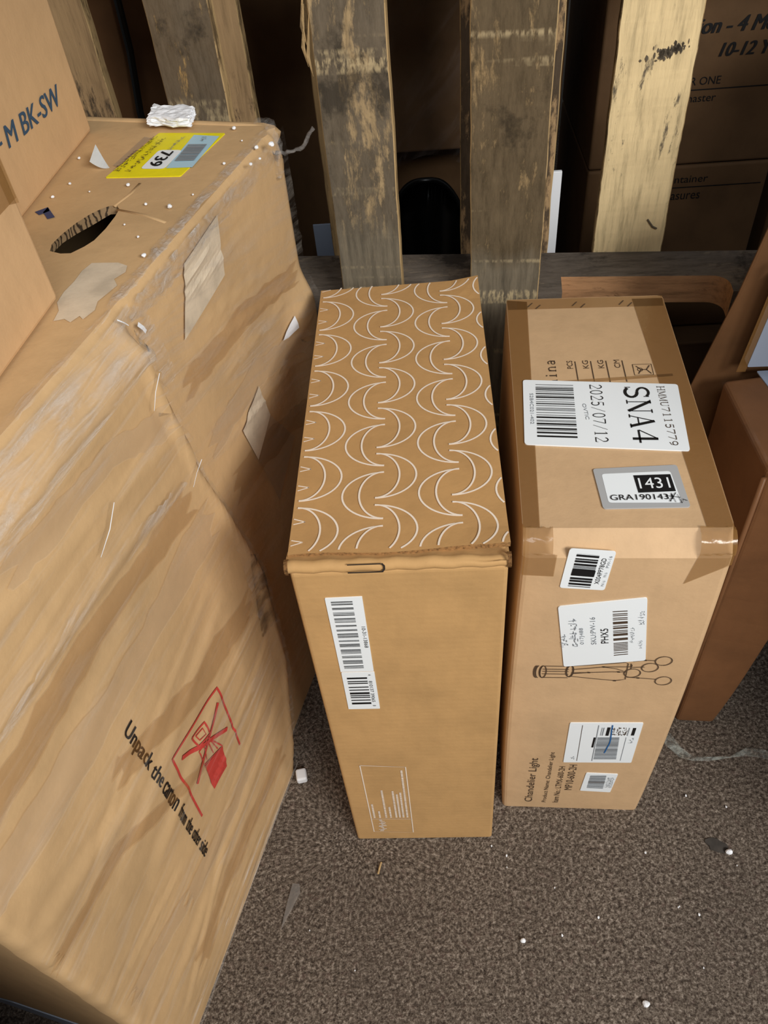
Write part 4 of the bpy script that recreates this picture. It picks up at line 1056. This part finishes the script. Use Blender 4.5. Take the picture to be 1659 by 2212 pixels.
# black curved plastic shell
T = thing('plastic_shell', 'black curved plastic shell standing between the grey boards', 'plastic shell', (.14, .80, 0))
bm = bmesh.new(); G = []
for i in range(25):
    t = i / 24; row = []
    for j in range(13):
        v = j / 12; hh = .515 * (1 - .16 * abs(2 * t - 1) ** 2.6) ; x = .065 + .125 * t
        z = .002 + hh * v; y = .80 + .055 * (2 * t - 1) ** 2 * .6 - .035 * math.sin(v * 3.1) * (1 - (2 * t - 1) ** 2) + .03 * v
        row.append(bm.verts.new((x, y, z)))
    G.append(row)
for i in range(24):
    for j in range(12): bm.faces.new((G[i][j], G[i + 1][j], G[i + 1][j + 1], G[i][j + 1]))
bmesh.ops.solidify(bm, geom=bm.faces[:], thickness=.004)
obj('shell', bm, M['black'], T, smooth=True)
bm = tube([tuple(Vector((.065 + .125 * i / 24, .80 + .055 * (2 * i / 24 - 1) ** 2 * .6 + .028, .002 + .515 * (1 - .16 * abs(2 * i / 24 - 1) ** 2.6)))) for i in range(25)], .005, 8)
obj('rim', bm, M['black'], T, smooth=True)
# left background
T = bg('storage_carton', 'brown carton behind the amber stained board, with a pale scuff', -.560, -.205, .84, 1.2, .002, .95, M['kraft_dark'], yaw=math.radians(4))
k = Ink(Frame((-.3425, .835, 0), (1, .07, 0), (0, 0, 1)), .014)
T = bg('storage_carton', 'dark carton to the right of the amber stained board', -.130, .020, .93, 1.14, .002, .95, M['kraft_back_shaded'], yaw=math.radians(-14))
k = Ink(Frame((-.075, .85, 0), (1, -.25, 0), (0, 0, 1)), .0)
tag(simple_box('paper_sheet', ((0, 0, 0), 0), (-.062, .842, .001, -.020, .8455, .448), M['paper_blue'], bev=.0005, lab=None), 'tall bluish white paper sheet standing beside the mouldy grey board', 'paper sheet')
tag(simple_box('foam_sheet', ((0, 0, 0), 0), (.296, .700, .002, .318, .706, .575), M['foam'], bev=.001), 'narrow pale foam sheet showing beside the widest grey board', 'foam sheet')
bm = tube([(-.268, .80, .86), (-.272, .80, .74), (-.282, .80, .66), (-.284, .80, .55), (-.284, .80, .10), (-.284, .80, .003)], .0055, 8)
tag(obj('cable', bm, M['black'], origin=(-.284, .80, .003)), 'black cable hanging behind the pallet, left of the amber stained board', 'cable')

M['gum'] = flat('gum', (62, 58, 54), .9, var=.3)
# ================================================================ litter on the carpet
bm = blob((-.083, .088, .0085), (.0085, .0095, .008), 21); small('foam_block', bevel_all(box_bm(((-.083, .088, 0), .2), -.0075, -.009, .001, .0075, .009, .014, bev=.003), .0004, 1), M['foam'], 'small pale foam block on the carpet beside the wrapped carton', 'foam block')
bm = bmesh.new(); pts = [(-.083, -.056), (-.074, -.057), (-.072, -.068), (-.080, -.086), (-.093, -.113), (-.088, -.080)]
bm.faces.new([bm.verts.new((x, y, .003)) for x, y in pts]); bmesh.ops.solidify(bm, geom=bm.faces[:], thickness=.0008)
small('plastic_shard', bm, translucent('shard_film', (190, 186, 182), .45, .3), 'triangular translucent plastic shard on the carpet, front left', 'plastic shard')
small('wood_sliver', tube([(.0325, -.031, .003), (.0305, -.038, .0034), (.0285, -.046, .003)], .0013, 6), M['wood_side'], 'thin wood sliver on the carpet before the patterned carton', 'wood sliver')
for i, (x, y, r, lb) in enumerate(((.481, -.024, .0045, 'white foam bit on the carpet beside the black spot'), (.207, -.126, .0035, 'white foam bit on the carpet in the middle foreground'), (.341, -.193, .0045, 'white foam bit on the carpet at the bottom right'))):
    small('foam_bit', blob((x, y, r * .8 + .001), (r, r * .8, r * .8), 40 + i), M['foam'], lb, 'foam bit', None)
rnd = random.Random(77)
for i in range(26):
    x, y = rnd.uniform(-.12, .55), rnd.uniform(-.26, .06); r = rnd.uniform(.0007, .0014)
    if y > -.01 and x < .40: continue
    small('lint_speck', blob((x, y, r + .0008), (r, r * 1.4, r), 60 + i), M['foam'], 'tiny pale speck of lint on the carpet', 'lint speck', 'lint specks on the carpet')
ring = [(.468 + .013 * math.cos(t * .45) * (1 + .2 * math.sin(t * 2.2)), -.014 + .009 * math.sin(t * .45) - .3 * .013 * math.cos(t * .45)) for t in range(14)]
bm = prism([(x, y, .0004) for x, y in ring], [(x, y, .0016) for x, y in ring])
small('black_spot', bm, M['gum'], 'flat dark gum spot on the carpet at the lower right', 'gum spot')
bm = bmesh.new(); P = []; rnd = random.Random(31)
path = [(.430, .150), (.440, .130), (.450, .112), (.465, .103), (.490, .101), (.515, .104), (.540, .111), (.560, .108), (.585, .098)]
for i, (x, y) in enumerate(path):
    w = (.012, .014, .010, .006, .004, .003, .008, .010, .006)[i]
    P.append([bm.verts.new((x + rnd.uniform(-.001, .001) + w * .3 * k_, y + w * k_ * .7, .004 + .004 * abs(math.sin(i * 1.7 + k_)))) for k_ in (-1, -.5, 0, .5, 1)])
for A, B in zip(P, P[1:]):
    for q in range(4): bm.faces.new((A[q], B[q], B[q + 1], A[q + 1]))
small('film_strip', bm, translucent('loose_film', (196, 204, 198), .35, .10, streak=(0, 0, .3), amin=.12, amax=.85, bscale=(90, 90, 90), lo=.4, hi=.7), 'crumpled strip of clear film on the carpet by the slim carton', 'film strip')
